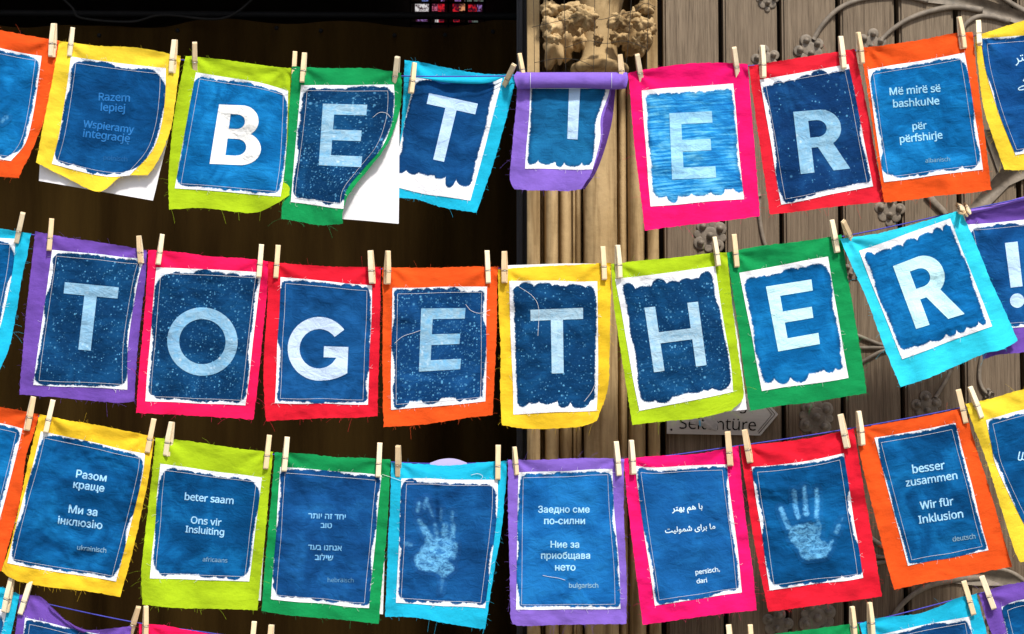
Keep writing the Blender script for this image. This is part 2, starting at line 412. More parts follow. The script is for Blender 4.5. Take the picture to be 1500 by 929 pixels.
# ---- clustered stone jamb with carved capital
jamb = empty('stone_jamb', P(870, 929, .5)); jamb.location.z = 0
tag(jamb, 'clustered sandstone jamb with a carved leaf capital beside the plank door', 'column')
JY = .50
def SX(px): return float(P(px, 464, JY)[0])
prof = []
def fillet(a, b, y): prof.extend([(a, y), (b, y)])
def roll(a, b, y, h, n=12):
    for i in range(n + 1):
        t = math.pi * i / n; prof.append(((a + b) / 2 - (b - a) / 2 * math.cos(t), y - h * math.sin(t)))
def hollow(a, b, y, h, n=8):
    for i in range(n + 1):
        t = math.pi * i / n; prof.append(((a + b) / 2 - (b - a) / 2 * math.cos(t), y + h * math.sin(t)))
prof.append((772, .75)); fillet(773, 791, .54); hollow(792, 799, .58, .05); roll(799, 819, .56, .034); prof.append((819.7, .60)); roll(820.5, 839, .575, .030); prof.append((840, .61))
fillet(841, 844, .56); roll(844, 854, .57, .018); hollow(854.5, 858, .58, .05)
Lsplit = len(prof)
shaft_a, shaft_b = 856, 906
prof += [(858, .58), (904, .58)]
hollow(904, 909, .57, .05); roll(909, 921, .57, .020); prof.append((922, .62)); roll(923, 947, .56, .038); hollow(947.5, 951, .57, .04); fillet(951.5, 967, .535); prof.append((972, .62))
zc = float(P(870, 112, JY)[2]); zt = 3.69
pf = np.array([(SX(p), y) for p, y in prof])
def extrude(pts, z0, z1, nz=40, seed=1, amp=.0012):
    n = len(pts); zs = np.linspace(z0, z1, nz)
    v = np.array([[(x, y + amp * vnoise(np.array(x * 30), np.array(z * 12), seed), z) for x, y in pts] for z in zs])
    return v.reshape(-1, 3), grid_faces(n, nz)
v, f = extrude(pf, 0, zc, 60); mk('moulding', v, f, M_STONE, jamb)
# above the capital level only the outer fillets run on; a deep hollow lies between
up = np.array([(SX(772), .75), (SX(773), .55), (SX(791), .55), (SX(793), .66), (SX(798), .88), (SX(840), .98), (SX(920), .98), (SX(946), .88), (SX(950), .60), (SX(952), .535), (SX(967), .535), (SX(972), .62)])
v, f = extrude(up, zc, zt, 30); mk('hollow_back', v, f, M_STONE, jamb, smooth=False)
# tops of the small rolls: sloping stone ledge
m = MB()
for a, b in ((799, 819), (820.5, 839), (844, 854), (909, 921), (923, 947)):
    bm = bmesh.new(); r = (SX(b) - SX(a)) / 2 * 1.02
    bmesh.ops.create_uvsphere(bm, u_segments=16, v_segments=8, radius=r)
    m.bm(bm, Matrix.Translation(((SX(a) + SX(b)) / 2, .553, zc)) @ Matrix.Diagonal((1, .9, .6, 1)))
m.box((SX(795), .56, zc - .01), (SX(950), .755, zc - .002))
m.build('roll_stop', M_STONE, jamb)
def lathe(c, prof_, n=40, seed=3, amp=.001):
    vs = []
    for (r, z) in prof_:
        for k in range(n):
            w = 2 * math.pi * k / n; rr = r + amp * float(vnoise(np.array(w * 3), np.array(z * 20), seed)); vs.append((c[0] + rr * math.cos(w), c[1] + rr * math.sin(w), z))
    return vs, [(i * n + k, i * n + (k + 1) % n, (i + 1) * n + (k + 1) % n, (i + 1) * n + k) for i in range(len(prof_) - 1) for k in range(n)]
rs = (SX(shaft_b) - SX(shaft_a)) / 2; cx = (SX(shaft_a) + SX(shaft_b)) / 2; cy = .545
z_of = lambda py: float(P(880, py, cy - rs)[2])
v, f = lathe((cx, cy), [(rs, 0.01)] + [(rs * (1 + .0), z) for z in np.linspace(.1, z_of(106), 40)]); mk('shaft', v, f, M_STONE, jamb)
rr = rs * 1.75
ringp = [(rs * 1.0, z_of(107)), (rr * .93, z_of(103)), (rr, z_of(99)), (rr * 1.0, z_of(95)), (rr * .95, z_of(91)), (rs * 1.32, z_of(87))]
v, f = lathe((cx, cy), ringp); mk('necking', v, f, M_STONE, jamb)
bell = [(rs * 1.30, z_of(88)), (rs * 1.08, z_of(78)), (rs * 1.02, z_of(60)), (rs * 1.10, z_of(35)), (rs * 1.3, z_of(10)), (rs * 1.6, z_of(-20)), (rs * 2.1, z_of(-45)), (rs * 2.15, z_of(-60))]
v, f = lathe((cx, cy), bell); mk('capital_bell', v, f, M_STONE, jamb)
m = MB(); q0 = P(785, -60, .5); q1 = P(960, -105, .5); m.box((q0[0], .42, q0[2]), (q1[0], .97, q1[2]), .012); m.build('abacus', M_STONE, jamb, False)  # slab out of view, its overhang shaped to shade the capital hollow
def lump(m, px, py, Y, rx, ry, seed, folds=5, ridge=.22, rot=0.):
    bm = bmesh.new(); bmesh.ops.create_icosphere(bm, subdivisions=4, radius=1)
    c = P(px, py, Y); s = K * (Y - CAM_Y)
    for q in bm.verts:
        a = math.atan2(q.co.z, q.co.x); rad = 1 + ridge * math.sin(folds * a + seed) * (.4 + .6 * abs(math.sin(a * .5 + seed)))
        nn = float(vnoise(np.array(q.co.x * 2.3 + seed * 7 + 20), np.array(q.co.z * 2.3 + q.co.y * 1.7 + 20), 40 + seed % 7)); n2 = float(vnoise(np.array(q.co.x * 6 + seed + 20), np.array(q.co.z * 6 + 20), 50 + seed % 5))
        rad += .30 * nn + .13 * n2 - .16 * abs(math.sin(folds * 1.5 * a + seed * 2 + q.co.y * 2)) ** 6
        q.co = Vector((q.co.x * rad, q.co.y * (1 + .3 * nn + .15 * math.sin(folds * a + seed)), q.co.z * rad))
    m.bm(bm, Matrix.Translation(c) @ Matrix.Rotation(rot, 4, 'Y') @ Matrix.Diagonal((rx * s, min(rx, ry) * s * .95, ry * s, 1)))
m = MB()
for q in ((818, 60, .54, 22, 36, 8, 3, .08), (848, 58, .54, 18, 20, 9, 3, .08), (809, 44, .43, 16, 19, 1, 3, .10), (812, 56, .42, 10, 9, 2, 2, .12), (801, 36, .45, 9, 10, 23, 4, .12), (835, 34, .42, 14, 14, 3, 4, .14), (829, 24, .44, 9, 8, 24, 3, .12), (858, 25, .38, 20, 16, 4, 8, .13, .5), (862, 36, .40, 14, 9, 25, 7, .12, .4),
          (844, 44, .45, 12, 9, 6, 3, .12), (876, 56, .46, 7, 8, 7, 3, .14), (875, 64, .47, 6, 5, 26, 3, .1), (806, 92, .66, 9, 20, 10, 3, .08), (838, 12, .50, 18, 10, 12, 3, .10), (806, 14, .52, 14, 12, 27, 3, .1)): lump(m, *q)
m.build('carved_foliage', M_STONE, jamb)
m = MB()
for q in ((930, 52, .54, 22, 30, 20, 3, .08), (907, 30, .39, 17, 14, 13, 8, .13, -.4), (912, 40, .41, 13, 8, 28, 6, .12, -.3), (928, 22, .42, 10, 9, 14, 4, .12), (938, 34, .42, 13, 11, 15, 4, .14), (952, 42, .46, 9, 12, 16, 3, .14), (948, 54, .46, 9, 9, 29, 3, .12), (931, 62, .44, 9, 9, 17, 4, .14), (940, 70, .48, 8, 8, 18, 3, .12), (906, 56, .48, 13, 12, 21, 3, .1), (945, 12, .52, 14, 11, 22, 3, .1)  ): lump(m, *q)
m.build('carved_foliage', M_STONE, jamb)
# bird net cords in front of the capital
m = MB(); NY = .36
for x0, x1 in ((796, 801), (823, 829), (871, 869), (897, 886), (930, 915), (951, 946), (779, 783)):
    m.tube(P(*spline([(x0, -120), ((x0 + x1) / 2 + 1, 20), (x1, 118)], 12).T, NY), .0007, 4)
for pts in ([(779, 40), (805, 34), (840, 26), (872, 19)], [(872, 28), (885, 28), (905, 22), (930, 17)], [(930, 17), (944, 5), (960, 10)], [(783, 92), (815, 86), (846, 88), (868, 97)], [(829, 70), (860, 60), (888, 64), (915, 60), (946, 70)], [(796, -10), (840, -18), (871, -12), (930, -15)]):
    m.tube(P(*spline(pts, 14).T, NY), .0007, 4)
tag(m.build('bird_net', M_WIRE), 'thin dark net cords stretched in front of the carved stone capital', 'net')

# ---- plank door
door = empty('plank_door', (1.3, DY, 0)); tag(door, 'weathered vertical plank door with scrolled iron hinges behind the flags', 'door')
gaps = [971, 1060, 1147, 1234, 1321, 1409, 1497, 1584, 1672, 1760, 1848, 1936, 2024]
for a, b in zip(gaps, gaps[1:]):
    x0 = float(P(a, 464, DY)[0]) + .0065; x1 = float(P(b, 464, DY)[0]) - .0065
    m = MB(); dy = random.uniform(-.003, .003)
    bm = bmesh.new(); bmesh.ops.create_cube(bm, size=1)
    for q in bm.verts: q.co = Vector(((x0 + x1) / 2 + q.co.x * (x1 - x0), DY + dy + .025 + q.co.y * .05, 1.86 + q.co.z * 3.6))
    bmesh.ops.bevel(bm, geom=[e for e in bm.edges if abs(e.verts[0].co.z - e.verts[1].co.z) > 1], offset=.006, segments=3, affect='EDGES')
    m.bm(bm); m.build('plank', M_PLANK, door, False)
m = MB(); m.box((float(P(968, 464, DY)[0]), DY + .062, .06), (2.62, DY + .068, 3.66)); m.build('backboard', plain('dark_oak', (.022, .017, .013), .9), door, False)

def bar(m, pts, w0, w1=None, th=.008, n=None):
    """flat iron bar with a rounded face along a photo-traced path, standing on the planks"""
    w1 = w0 if w1 is None else w1
    L = sum(math.dist(a, b) for a, b in zip(pts, pts[1:])); n = n or max(6, int(L / 5))
    c = spline(pts, n); d = np.gradient(c, axis=0); d /= np.linalg.norm(d, axis=1)[:, None] + 1e-9; nr = np.stack([-d[:, 1], d[:, 0]], -1)
    wd = np.linspace(w0, w1, n)[:, None] * .8
    rows = []
    for k, (o, h) in enumerate(((-.5, .2), (-.48, -.55), (-.3, -.9), (0, -1), (.3, -.9), (.48, -.55), (.5, .2))):
        q = c + nr * o * wd; rows.append(P(q[:, 0], q[:, 1], DY - .0005 + h * th))
    v = np.stack(rows, 1).reshape(-1, 3); nn = 7
    f = [(i * nn + k, i * nn + k + 1, (i + 1) * nn + k + 1, (i + 1) * nn + k) for i in range(n - 1) for k in range(nn - 1)]
    f += [tuple(range(nn)), tuple((n - 1) * nn + k for k in range(nn))[::-1]]
    m.add(v, f)
def plate(m, poly, th=.006):
    """flat iron plate from a photo-traced outline"""
    a = P(*np.array(poly, float).T, DY - th); b = P(*np.array(poly, float).T, DY + .001); n = len(poly)
    m.add(np.vstack([a, b]), [tuple(range(n))] + [(i, (i + 1) % n, n + (i + 1) % n, n + i) for i in range(n)])
h1 = MB()
bar(h1, [(1192, 58), (1205, 36), (1230, 12), (1266, -2), (1320, -6), (1360, 2)], 9, 9, .010)
bar(h1, [(1292, 57), (1310, 41), (1335, 26), (1368, 15), (1401, 10), (1440, 15)], 8, 12, .0105)
bar(h1, [(1410, 46), (1414, 36), (1430, 25), (1450, 24), (1480, 31)], 8, 11, .0095)
plate(h1, [(1340, -14), (1400, -8), (1440, -2), (1470, 8), (1500, 18), (1560, 40), (1620, 66), (1620, 100), (1560, 60), (1500, 39), (1465, 26), (1430, 17), (1395, 8), (1345, 2)])
bar(h1, [(1456, -14), (1480, 4), (1520, 26), (1570, 50)], 8, 14, .011)
h1.build('strap_hinge', M_IRON, door)
h2 = MB()
plate(h2, [(1440, 190), (1452, 190), (1478, 236), (1500, 240), (1560, 225), (1560, 262), (1500, 262), (1478, 272), (1446, 305), (1412, 330), (1396, 345), (1380, 345), (1420, 303), (1462, 252)], .0065)
bar(h2, [(1358, 285), (1372, 300), (1384, 312), (1394, 330), (1398, 348)], 14, 8, .009)
bar(h2, [(1395, 538), (1384, 560), (1371, 582)], 7, 7, .009)
bar(h2, [(1440, 515), (1435, 540), (1436, 562), (1446, 577), (1456, 575)], 8, 7, .009)
for p in ([(1250, 489), (1270, 497), (1296, 506), (1340, 508)], [(1250, 509.5), (1275, 509.5), (1300, 509)], [(1258, 533), (1272, 525), (1296, 513), (1330, 509)]): bar(h2, p, 7, 7, .009 + .0004 * len(p))
bar(h2, [(1112, 288), (1112, 310), (1115, 335), (1122, 362), (1135, 385)], 8, 7, .009)
bar(h2, [(1100, 240), (1106, 268), (1112, 288)], 12, 8, .010)
h2.build('strap_hinge', M_IRON, door)
h3 = MB()
bar(h3, [(1300, 915), (1314, 894), (1335, 873), (1362, 858), (1395, 850), (1440, 846)], 8, 12, .010)
plate(h3, [(1385, 853), (1420, 838), (1450, 829), (1478, 832), (1500, 846), (1560, 880), (1560, 905), (1500, 868), (1470, 858), (1430, 858)])
bar(h3, [(1450, 832), (1480, 838), (1510, 858), (1550, 890)], 8, 10, .010)
for p in ([(1268, 782), (1282, 792), (1300, 802), (1340, 806)], [(1268, 810), (1290, 816), (1310, 814)], [(1268, 824), (1290, 824), (1320, 816)]): bar(h3, p, 8, 7, .009 + .0003 * len(p))
h3.build('strap_hinge', M_IRON, door)
hinges = [o for o in bpy.data.objects if o.parent == door and o.name.startswith('strap_hinge')]
def ornament(cx_, cy_, s, ang, parent, kind):
    m = MB(); sc = K * (DY - CAM_Y)
    def disc(ox, oy, r, th, bulge=0.):
        ca, sa = math.cos(ang), math.sin(ang); px = cx_ + (ox * ca - oy * sa) * s; py = cy_ + (ox * sa + oy * ca) * s
        c = P(px, py, DY); rad = r * s * sc; bm = bmesh.new()
        bmesh.ops.create_uvsphere(bm, u_segments=20, v_segments=10, radius=1)
        for q in bm.verts:
            if q.co.z < 0: q.co.z = 0
        if not bulge:
            for q in bm.verts:
                if q.co.z > .35: q.co.z = .35 + .1 * q.co.z
        m.bm(bm, Matrix.Translation((c[0], DY, c[2])) @ Matrix.Rotation(R(90), 4, 'X') @ Matrix.Diagonal((rad, rad, th if not bulge else bulge, 1)))
    if kind == 4:
        L = [(-.52, -.52), (.52, -.52), (.52, .52), (-.52, .52)]
        for i, (a, b) in enumerate(L): disc(a, b, .44, .012 + .0007 * i)
        for i, (a, b) in enumerate([(-.75, 0), (.75, 0), (0, -.75), (0, .75)]): disc(a, b, .27, .0105 + .0005 * i)
        disc(0, 0, .62, .0145)
        for i, (a, b) in enumerate(L): disc(a, b, .24, 0, .017 + .0004 * i)
        disc(0, 0, .26, 0, .020)
    else:
        for i, (a, b, r) in enumerate([(-.62, -.1, .36), (.62, -.1, .36), (0, -.55, .40), (-.36, .4, .36), (.36, .4, .36), (0, .8, .24)]): disc(a, b, r, .011 + .0006 * i)
        disc(0, 0, .5, .0155)
        for i, (a, b) in enumerate([(-.55, -.1), (.55, -.1), (0, -.5), (0, .32)]): disc(a, b, .22, 0, .018 + .0004 * i)
    o = m.build('leaf_ornament', M_IRON, parent)
    hm = MB()
    for a, b in (((-.5, -.0), (.5, 0), (0, -.5), (0, .5)) if kind == 4 else ((-.3, -.34), (.3, -.34), (-.42, .16), (.42, .16))):
        ca, sa = math.cos(ang), math.sin(ang); c = P(cx_ + (a * ca - b * sa) * s, cy_ + (a * sa + b * ca) * s, DY - .0135)
        bm = bmesh.new(); bmesh.ops.create_cone(bm, cap_ends=True, segments=10, radius1=.085 * s * sc, radius2=.07 * s * sc, depth=.003)
        hm.bm(bm, Matrix.Translation(c) @ Matrix.Rotation(R(90), 4, 'X'))
    return o, hm
for (a, b, s, an, hi, kd) in ((1185, 72, 24, -.35, 0, 5), (1121, 86, 22, -.2, 0, 5), (1277, 62, 22, .15, 0, 5), (1124, 0, 18, 0, 0, 5), (1303, 308, 24, .05, 1, 5), (1040, 346, 24, .15, 1, 4), (1195.6, 611, 25, .12, 1, 4), (1357, 594, 23, -.1, 1, 5), (1447, 577, 9, 0, 1, 5), (1139, 913, 24, .2, 2, 5), (1197, 905, 25, .3, 2, 4), (1455, 915, 20, .5, 2, 5), (1248, 398, 15, .5, 1, 5)):
    o, hm = ornament(a, b, s, an, hinges[hi], kd)

# ---- arrow sign on the door
sign = empty('arrow_sign', P(1058, 608, DY)); tag(sign, 'grey metal arrow sign lettered Eingang Seitentüre screwed to the plank door', 'sign')
sm, st_, sb = mat('brushed_metal', .5, .25, .5); sn = N(st_); sob = sn.n('ShaderNodeTexCoord').outputs['Object']
st_.links.new(sn.mix(sn.noise(sn.map(sob, (4, 4, 60)), 8., 4), (.42, .41, .385), (.55, .535, .50)), sb.inputs['Base Color'])
def slab(m, poly, y0, y1):
    a = P(*np.array(poly, float).T, y0); b = a.copy(); b[:, 1] = y1; n = len(poly)
    m.add(np.vstack([a, b]), [tuple(range(n))] + [(i, (i + 1) % n, n + (i + 1) % n, n + i) for i in range(n)])
SY = DY - .012
m = MB(); slab(m, [(977, 577), (1113, 577), (1140, 607), (1114, 638), (977, 635.5)], SY, DY); m.build('plate', sm, sign, False)
m = MB()
for o_ in (4, 7.5):
    p = [(1113 - o_ * .4 - 1, 577 + o_ * .55), (1140 - o_ * 1.2, 607), (1114 - o_ * .4 - 1, 638 - o_ * .75)]
    m.tube(P(*np.array(p).T, SY - .0004), .0007, 4)
m.build('border_line', M_BLACK, sign)
m = MB(); bm = bmesh.new(); bmesh.ops.create_uvsphere(bm, u_segments=10, v_segments=6, radius=.0028); m.bm(bm, Matrix.Translation(P(983.5, 629.5, SY))); m.build('screw', M_BLACK, sign)

# ------------------------------------------------------------------ writing
def raster(s, cell, bold=0.0, box=False):
    """text -> clean bitmap (winding fill) in em units"""
    c = bpy.data.curves.new('text', 'FONT'); c.body = s; c.size = 1; c.fill_mode = 'NONE'; c.resolution_u = 6
    o = bpy.data.objects.new('text', c); COL.objects.link(o)
    me = bpy.data.meshes.new_from_object(o.evaluated_get(bpy.context.evaluated_depsgraph_get()))
    v = np.empty(len(me.vertices) * 3); me.vertices.foreach_get('co', v); v = v.reshape(-1, 3)[:, :2]
    e = np.empty(len(me.edges) * 2, np.int32); me.edges.foreach_get('vertices', e); e = e.reshape(-1, 2)
    bpy.data.objects.remove(o); bpy.data.curves.remove(c); bpy.data.meshes.remove(me)
    nxt = {}
    adj = {}
    for a, b in e: adj.setdefault(a, []).append(b); adj.setdefault(b, []).append(a)
    # walk loops in index order so that holes keep the direction of the font outline
    seen = set(); segs = []
    for s0 in range(len(v)):
        if s0 in seen or s0 not in adj: continue
        loop = [s0]; seen.add(s0)
        prev, cur = None, s0
        while True:
            cand = [k for k in adj[cur] if k not in seen]
            if not cand: break
            k = (cur + 1) if (cur + 1) in cand else cand[0]
            loop.append(k); seen.add(k); cur = k
        for i in range(len(loop)): segs.append((loop[i], loop[(i + 1) % len(loop)]))
    segs = np.array(segs); A = v[segs[:, 0]]; B = v[segs[:, 1]]
    pad = bold + 3 * cell
    x0, y0 = v.min(0) - pad; x1, y1 = v.max(0) + pad
    nx = int((x1 - x0) / cell) + 1; ny = int((y1 - y0) / cell) + 1
    img = np.zeros((ny, nx), bool); xc = x0 + (np.arange(nx) + .5) * cell
    for j in range(ny):
        y = y0 + (j + .5) * cell + 1e-6
        cr = ((A[:, 1] <= y) != (B[:, 1] <= y))
        if not cr.any(): continue
        a, b = A[cr], B[cr]; xx = a[:, 0] + (y - a[:, 1]) / (b[:, 1] - a[:, 1]) * (b[:, 0] - a[:, 0]); sg = np.where(b[:, 1] > a[:, 1], 1, -1)
        o_ = np.argsort(xx); w_ = np.concatenate([[0], np.cumsum(sg[o_])])
        img[j] = w_[np.searchsorted(xx[o_], xc)] != 0
    k = int(round(bold / cell))
    if k > 0:
        src = img.copy()
        for dj in range(-k, k + 1):
            for di in range(-k, k + 1):
                if not box and di * di + dj * dj > k * k + .5: continue
                img |= np.roll(np.roll(src, dj, 0), di, 1)
    return img, x0, y0
def runs(img, x0, y0, cell, maxlen):
    """rows of quads (em units) covering the bitmap"""
    Q = []
    for j in range(img.shape[0]):
        r = np.flatnonzero(np.diff(np.concatenate([[0], img[j].view(np.int8), [0]])))
        for a, b in zip(r[::2], r[1::2]):
            n = max(1, int(math.ceil((b - a) / maxlen)))
            e = np.linspace(a, b, n + 1)
            for p, q in zip(e, e[1:]): Q.append((p, q, j))
    Q = np.array(Q, float)
    X = x0 + np.stack([Q[:, 0], Q[:, 1], Q[:, 1], Q[:, 0]], 1) * cell
    Yy = y0 + np.stack([Q[:, 2], Q[:, 2], Q[:, 2] + 1, Q[:, 2] + 1], 1) * cell
    return X, Yy                       # (n,4)
_gl = {}
CELL = .022
def sans(ch):
    if 'a' <= ch <= 'z': return chr(0x1D5BA + ord(ch) - 97)
    if 'A' <= ch <= 'Z': return chr(0x1D5A0 + ord(ch) - 65)
    return ch
DIA = {'ë': 'e', 'ü': 'u', 'ä': 'a', 'ę': 'e'}
def one(s):
    if s not in _gl:
        img, x0, y0 = raster(s, CELL); i = np.flatnonzero(img.any(0)); _gl[s] = (img, x0, y0, x0 + i[0] * CELL, x0 + (i[-1] + 1) * CELL)
    return _gl[s]
def layout(s):
    """latin line set glyph by glyph in an even sans face"""
    h = one(sans('H') * 2); hw = h[4] - h[3]; pos = 0.; items = []
    for ch in s:
        if ch == ' ': pos += .27; continue
        base = sans(DIA.get(ch, ch)); q = one(sans('H') + base + sans('H')); adv = (q[4] - q[3]) - hw; g = one(base); items.append((pos, g, ch)); pos += adv
    lo = min(g[2] for _, g, _ in items) - .1; hi = max(g[2] + g[0].shape[0] * CELL for _, g, _ in items) + .25
    nx, ny = int((pos + .4) / CELL) + 4, int((hi - lo) / CELL) + 4; img = np.zeros((ny, nx), bool); xo = -.2
    for p, g, ch in items:
        i0 = int(round((p + g[1] - xo) / CELL)); j0 = int(round((g[2] - lo) / CELL)); a, b = g[0].shape; img[j0:j0 + a, i0:i0 + b] |= g[0]
        mid = p + (g[3] + g[4]) / 2
        if ch in 'ëüä':
            for o_ in (-.13, .13):
                i1 = int((mid + o_ - .04 - xo) / CELL); j1 = int((.62 - lo) / CELL); img[j1:j1 + 4, i1:i1 + 4] = True
        if ch == 'ę':
            i1 = int((mid + .06 - xo) / CELL); j1 = int((-.2 - lo) / CELL); img[j1:j1 + 9, i1:i1 + 3] = True; img[j1:j1 + 3, i1:i1 + 8] = True
    return img, xo, lo
def text_line(s, cx_, cy_, width, ang, bold=.0):
    """quads in photo pixels of one line centred on cx_, cy_"""
    cell = CELL
    if all(ord(c) < 0x180 for c in s): img, x0, y0 = layout(s)
    else: img, x0, y0 = raster(s, cell)
    k = int(round(bold / cell))
    if k > 0:
        src = img.copy()
        for dj, di in ((0, 1), (0, -1), (1, 0), (-1, 0)): img = img | np.roll(np.roll(src, dj, 0), di, 1)
    j = np.flatnonzero(img.any(1)); i = np.flatnonzero(img.any(0))
    xa, xb = x0 + i[0] * cell, x0 + (i[-1] + 1) * cell; ya, yb = y0 + j[0] * cell, y0 + (j[-1] + 1) * cell
    X, Y = runs(img, x0, y0, cell, 40)
    k = width / (xb - xa); X = (X - (xa + xb) / 2) * k; Y = -(Y - (ya + yb) / 2) * k
    c, s_ = math.cos(R(ang)), math.sin(R(ang))
    return cx_ + X * c - Y * s_, cy_ + X * s_ + Y * c
def bil(q, u, v):
    tl, tr, br_, bl = [np.array(k, float) for k in q]
    return tuple((tl[k] * (1 - u) + tr[k] * u) * (1 - v) + (bl[k] * (1 - u) + br_[k] * u) * v for k in (0, 1))
def poly_quads(poly, quad, n=70):
    """fill a unit polygon by thin rows, mapped on quad"""
    p = np.array(poly, float); q = np.roll(p, -1, 0); X = []; Y = []
    for j in range(n):
        y = (j + .5) / n; cr = (p[:, 1] <= y) != (q[:, 1] <= y); a, b = p[cr], q[cr]
        xs = np.sort(a[:, 0] + (y - a[:, 1]) / (b[:, 1] - a[:, 1]) * (b[:, 0] - a[:, 0]))
        for s_, e_ in zip(xs[::2], xs[1::2]):
            k = max(1, int((e_ - s_) / .09)); g = np.linspace(s_, e_, k + 1)
            for c, d in zip(g, g[1:]): X.append((c, d, d, c)); Y.append((j / n, j / n, (j + 1) / n, (j + 1) / n))
    return bil(quad, np.array(X), np.array(Y))
GLYPH = {
    'E': [(0, 0), (1, 0), (1, .165), (.27, .165), (.27, .415), (.93, .415), (.93, .58), (.27, .58), (.27, .835), (1, .835), (1, 1), (0, 1)],
    'T': [(0, 0), (1, 0), (1, .17), (.615, .17), (.615, 1), (.385, 1), (.385, .17), (0, .17)],
    'H': [(0, 0), (.2, 0), (.2, .40), (.8, .40), (.8, 0), (1, 0), (1, 1), (.8, 1), (.8, .565), (.2, .565), (.2, 1), (0, 1)],
    'I': [(0, 0), (1, 0), (1, 1), (0, 1)]}
def rr(x, y, x0, x1, y0, y1, r):
    k = (x >= x0) & (x <= x1) & (y >= y0) & (y <= y1)
    dx = x - (x1 - r); dy = np.maximum(y0 + r - y, y - (y1 - r))
    return k & ~((dx > 0) & (dy > 0) & (dx * dx + dy * dy > r * r))
def round_glyph(ch, quad, n=190):
    w_ = {'B': .69, 'R': .72, 'G': 1.0}[ch]; x, y = np.meshgrid((np.arange(n) + .5) / n * w_, (np.arange(n) + .5) / n)
    if ch == 'B': g = (rr(x, y, 0, .635, 0, .52, .255) | rr(x, y, 0, .69, .45, 1, .275)) & ~rr(x, y, .2, .43, .155, .40, .12) & ~rr(x, y, .2, .48, .565, .845, .138)
    if ch == 'R':
        a = .25 + (y - .5) * .46
        g = (rr(x, y, 0, .665, 0, .60, .295) & ~rr(x, y, .2, .455, .165, .435, .134)) | ((x < .2)) | ((y > .52) & (x > a) & (x < a + .245))
    if ch == 'G':
        d = np.hypot(x - .5, y - .5); low = (x > .5) & (y > .456)
        outer = np.where(low, (x < .97) & (y < 1 - .125 * ((x - .5) / .46) ** 2.2), d < .5)
        g = outer & (d > .31) & ~((x > .5) & (y < .456) & (y > .5 - (x - .5) * .80)) & ~(low & (y < .63) & (x < .58))
        g |= (x > .58) & (x < .97) & (y > .456) & (y < .63)
    X, Y = runs(g, 0, 0, 1 / n, 16)
    return bil(quad, X, Y)
def glyph(ch, quad): return poly_quads(GLYPH[ch], quad)
def ring_quads(quad, inner=.66, n=90):
    t = np.linspace(0, 2 * math.pi, n + 1); X = []; Y = []
    rads = np.linspace(inner, 1, 4)
    for a, b in zip(t, t[1:]):
        for r0, r1 in zip(rads, rads[1:]):
            X.append([.5 + .5 * r * math.cos(w) for r, w in ((r0, a), (r1, a), (r1, b), (r0, b))]); Y.append([.5 + .5 * r * math.sin(w) for r, w in ((r0, a), (r1, a), (r1, b), (r0, b))])
    return bil(quad, np.array(X), np.array(Y))

# sign writing
lt = [text_line('Eingang', 1053, 594, 82, 1.5, .01), text_line('Seitentüre', 1051.5, 621, 112, 1.5, .01)]
X = np.vstack([a for a, b in lt]).ravel(); Y = np.vstack([b for a, b in lt]).ravel()
mk('lettering', P(X, Y, SY - .0008), np.arange(len(X)).reshape(-1, 4), M_BLACK, sign, False)
stk = [(1009, 614), (1016, 612), (1024, 615), (1030, 618), (1040, 608), (1047, 612), (1052, 620), (1050, 632), (1040, 629), (1030, 625), (1024, 623), (1012, 621)]
a = P(*np.array(stk, float).T, SY - .0016); c0 = a.mean(0); c0[1] -= .002
sk = mk('torn_sticker', np.vstack([a, c0[None]]), [(i, (i + 1) % len(stk), len(stk)) for i in range(len(stk))], plain('old_sticker', (.42, .41, .39), .6, var=.25, scale=70), sign, False)
sk['label'] = 'torn pale sticker left over the middle of the lower word'
mk('sticker_scrap', P(np.array([1023.5, 1026.5, 1027, 1024]), np.array([616, 616, 625, 624]), SY - .0042), [(0, 1, 2, 3)], plain('blue_scrap', (.15, .42, .62), .6), sign, False)

# ------------------------------------------------------------------ flags
ORANGE = (.74, .085, .012); YELLOW = (.82, .60, .04); GOLD = (.80, .52, .025); LIME = (.36, .53, .012); GREEN = (.006, .26, .075)
CYAN = (.012, .44, .68); PURPLE = (.15, .07, .40); VIOLET = (.22, .125, .56); DPURPLE = (.11, .045, .27); PINK = (.82, .007, .150); RED = (.66, .011, .030); CRIMSON = (.80, .008, .090)
NAVY = ((.0022, .020, .066), (.0035, .037, .115), (.008, .080, .22))
MID = ((.0014, .028, .095), (.0026, .070, .215), (.007, .150, .40))
AZURE = ((.0018, .052, .17), (.0038, .120, .345), (.012, .23, .57))
SKY = ((.005, .10, .36), (.02, .25, .60), (.16, .55, .80))

def coons(T, Rr, B, L, U, V):
    def ev(c, t): s = np.linspace(0, 1, len(c)); return np.stack([np.interp(t, s, c[:, k]) for k in (0, 1)], -1)
    t, b, l, r = ev(T, U), ev(B, U), ev(L, V), ev(Rr, V); u = U[..., None]; v = V[..., None]
    return t * (1 - v) + b * v + l * (1 - u) + r * u - (T[0] * (1 - u) * (1 - v) + T[-1] * u * (1 - v) + B[0] * (1 - u) * v + B[-1] * u * v)
def patch_edges(c, mids, seed, wob=1.2):
    tl, tr, br_, bl = c; g = np.random.default_rng(seed); E = {}
    for k, (a, b) in dict(t=(tl, tr), r=(tr, br_), b=(bl, br_), l=(tl, bl)).items():
        if k in mids: pts = [a] + list(mids[k]) + [b]
        else:
            a_ = np.array(a, float); b_ = np.array(b, float); n = np.array([-(b_ - a_)[1], (b_ - a_)[0]]); n /= np.linalg.norm(n)
            pts = [a_] + [a_ + (b_ - a_) * t + n * g.uniform(-wob, wob) for t in (.27, .52, .78)] + [b_]
        E[k] = spline(pts, 80)
    return E['t'], E['r'], E['b'], E['l']

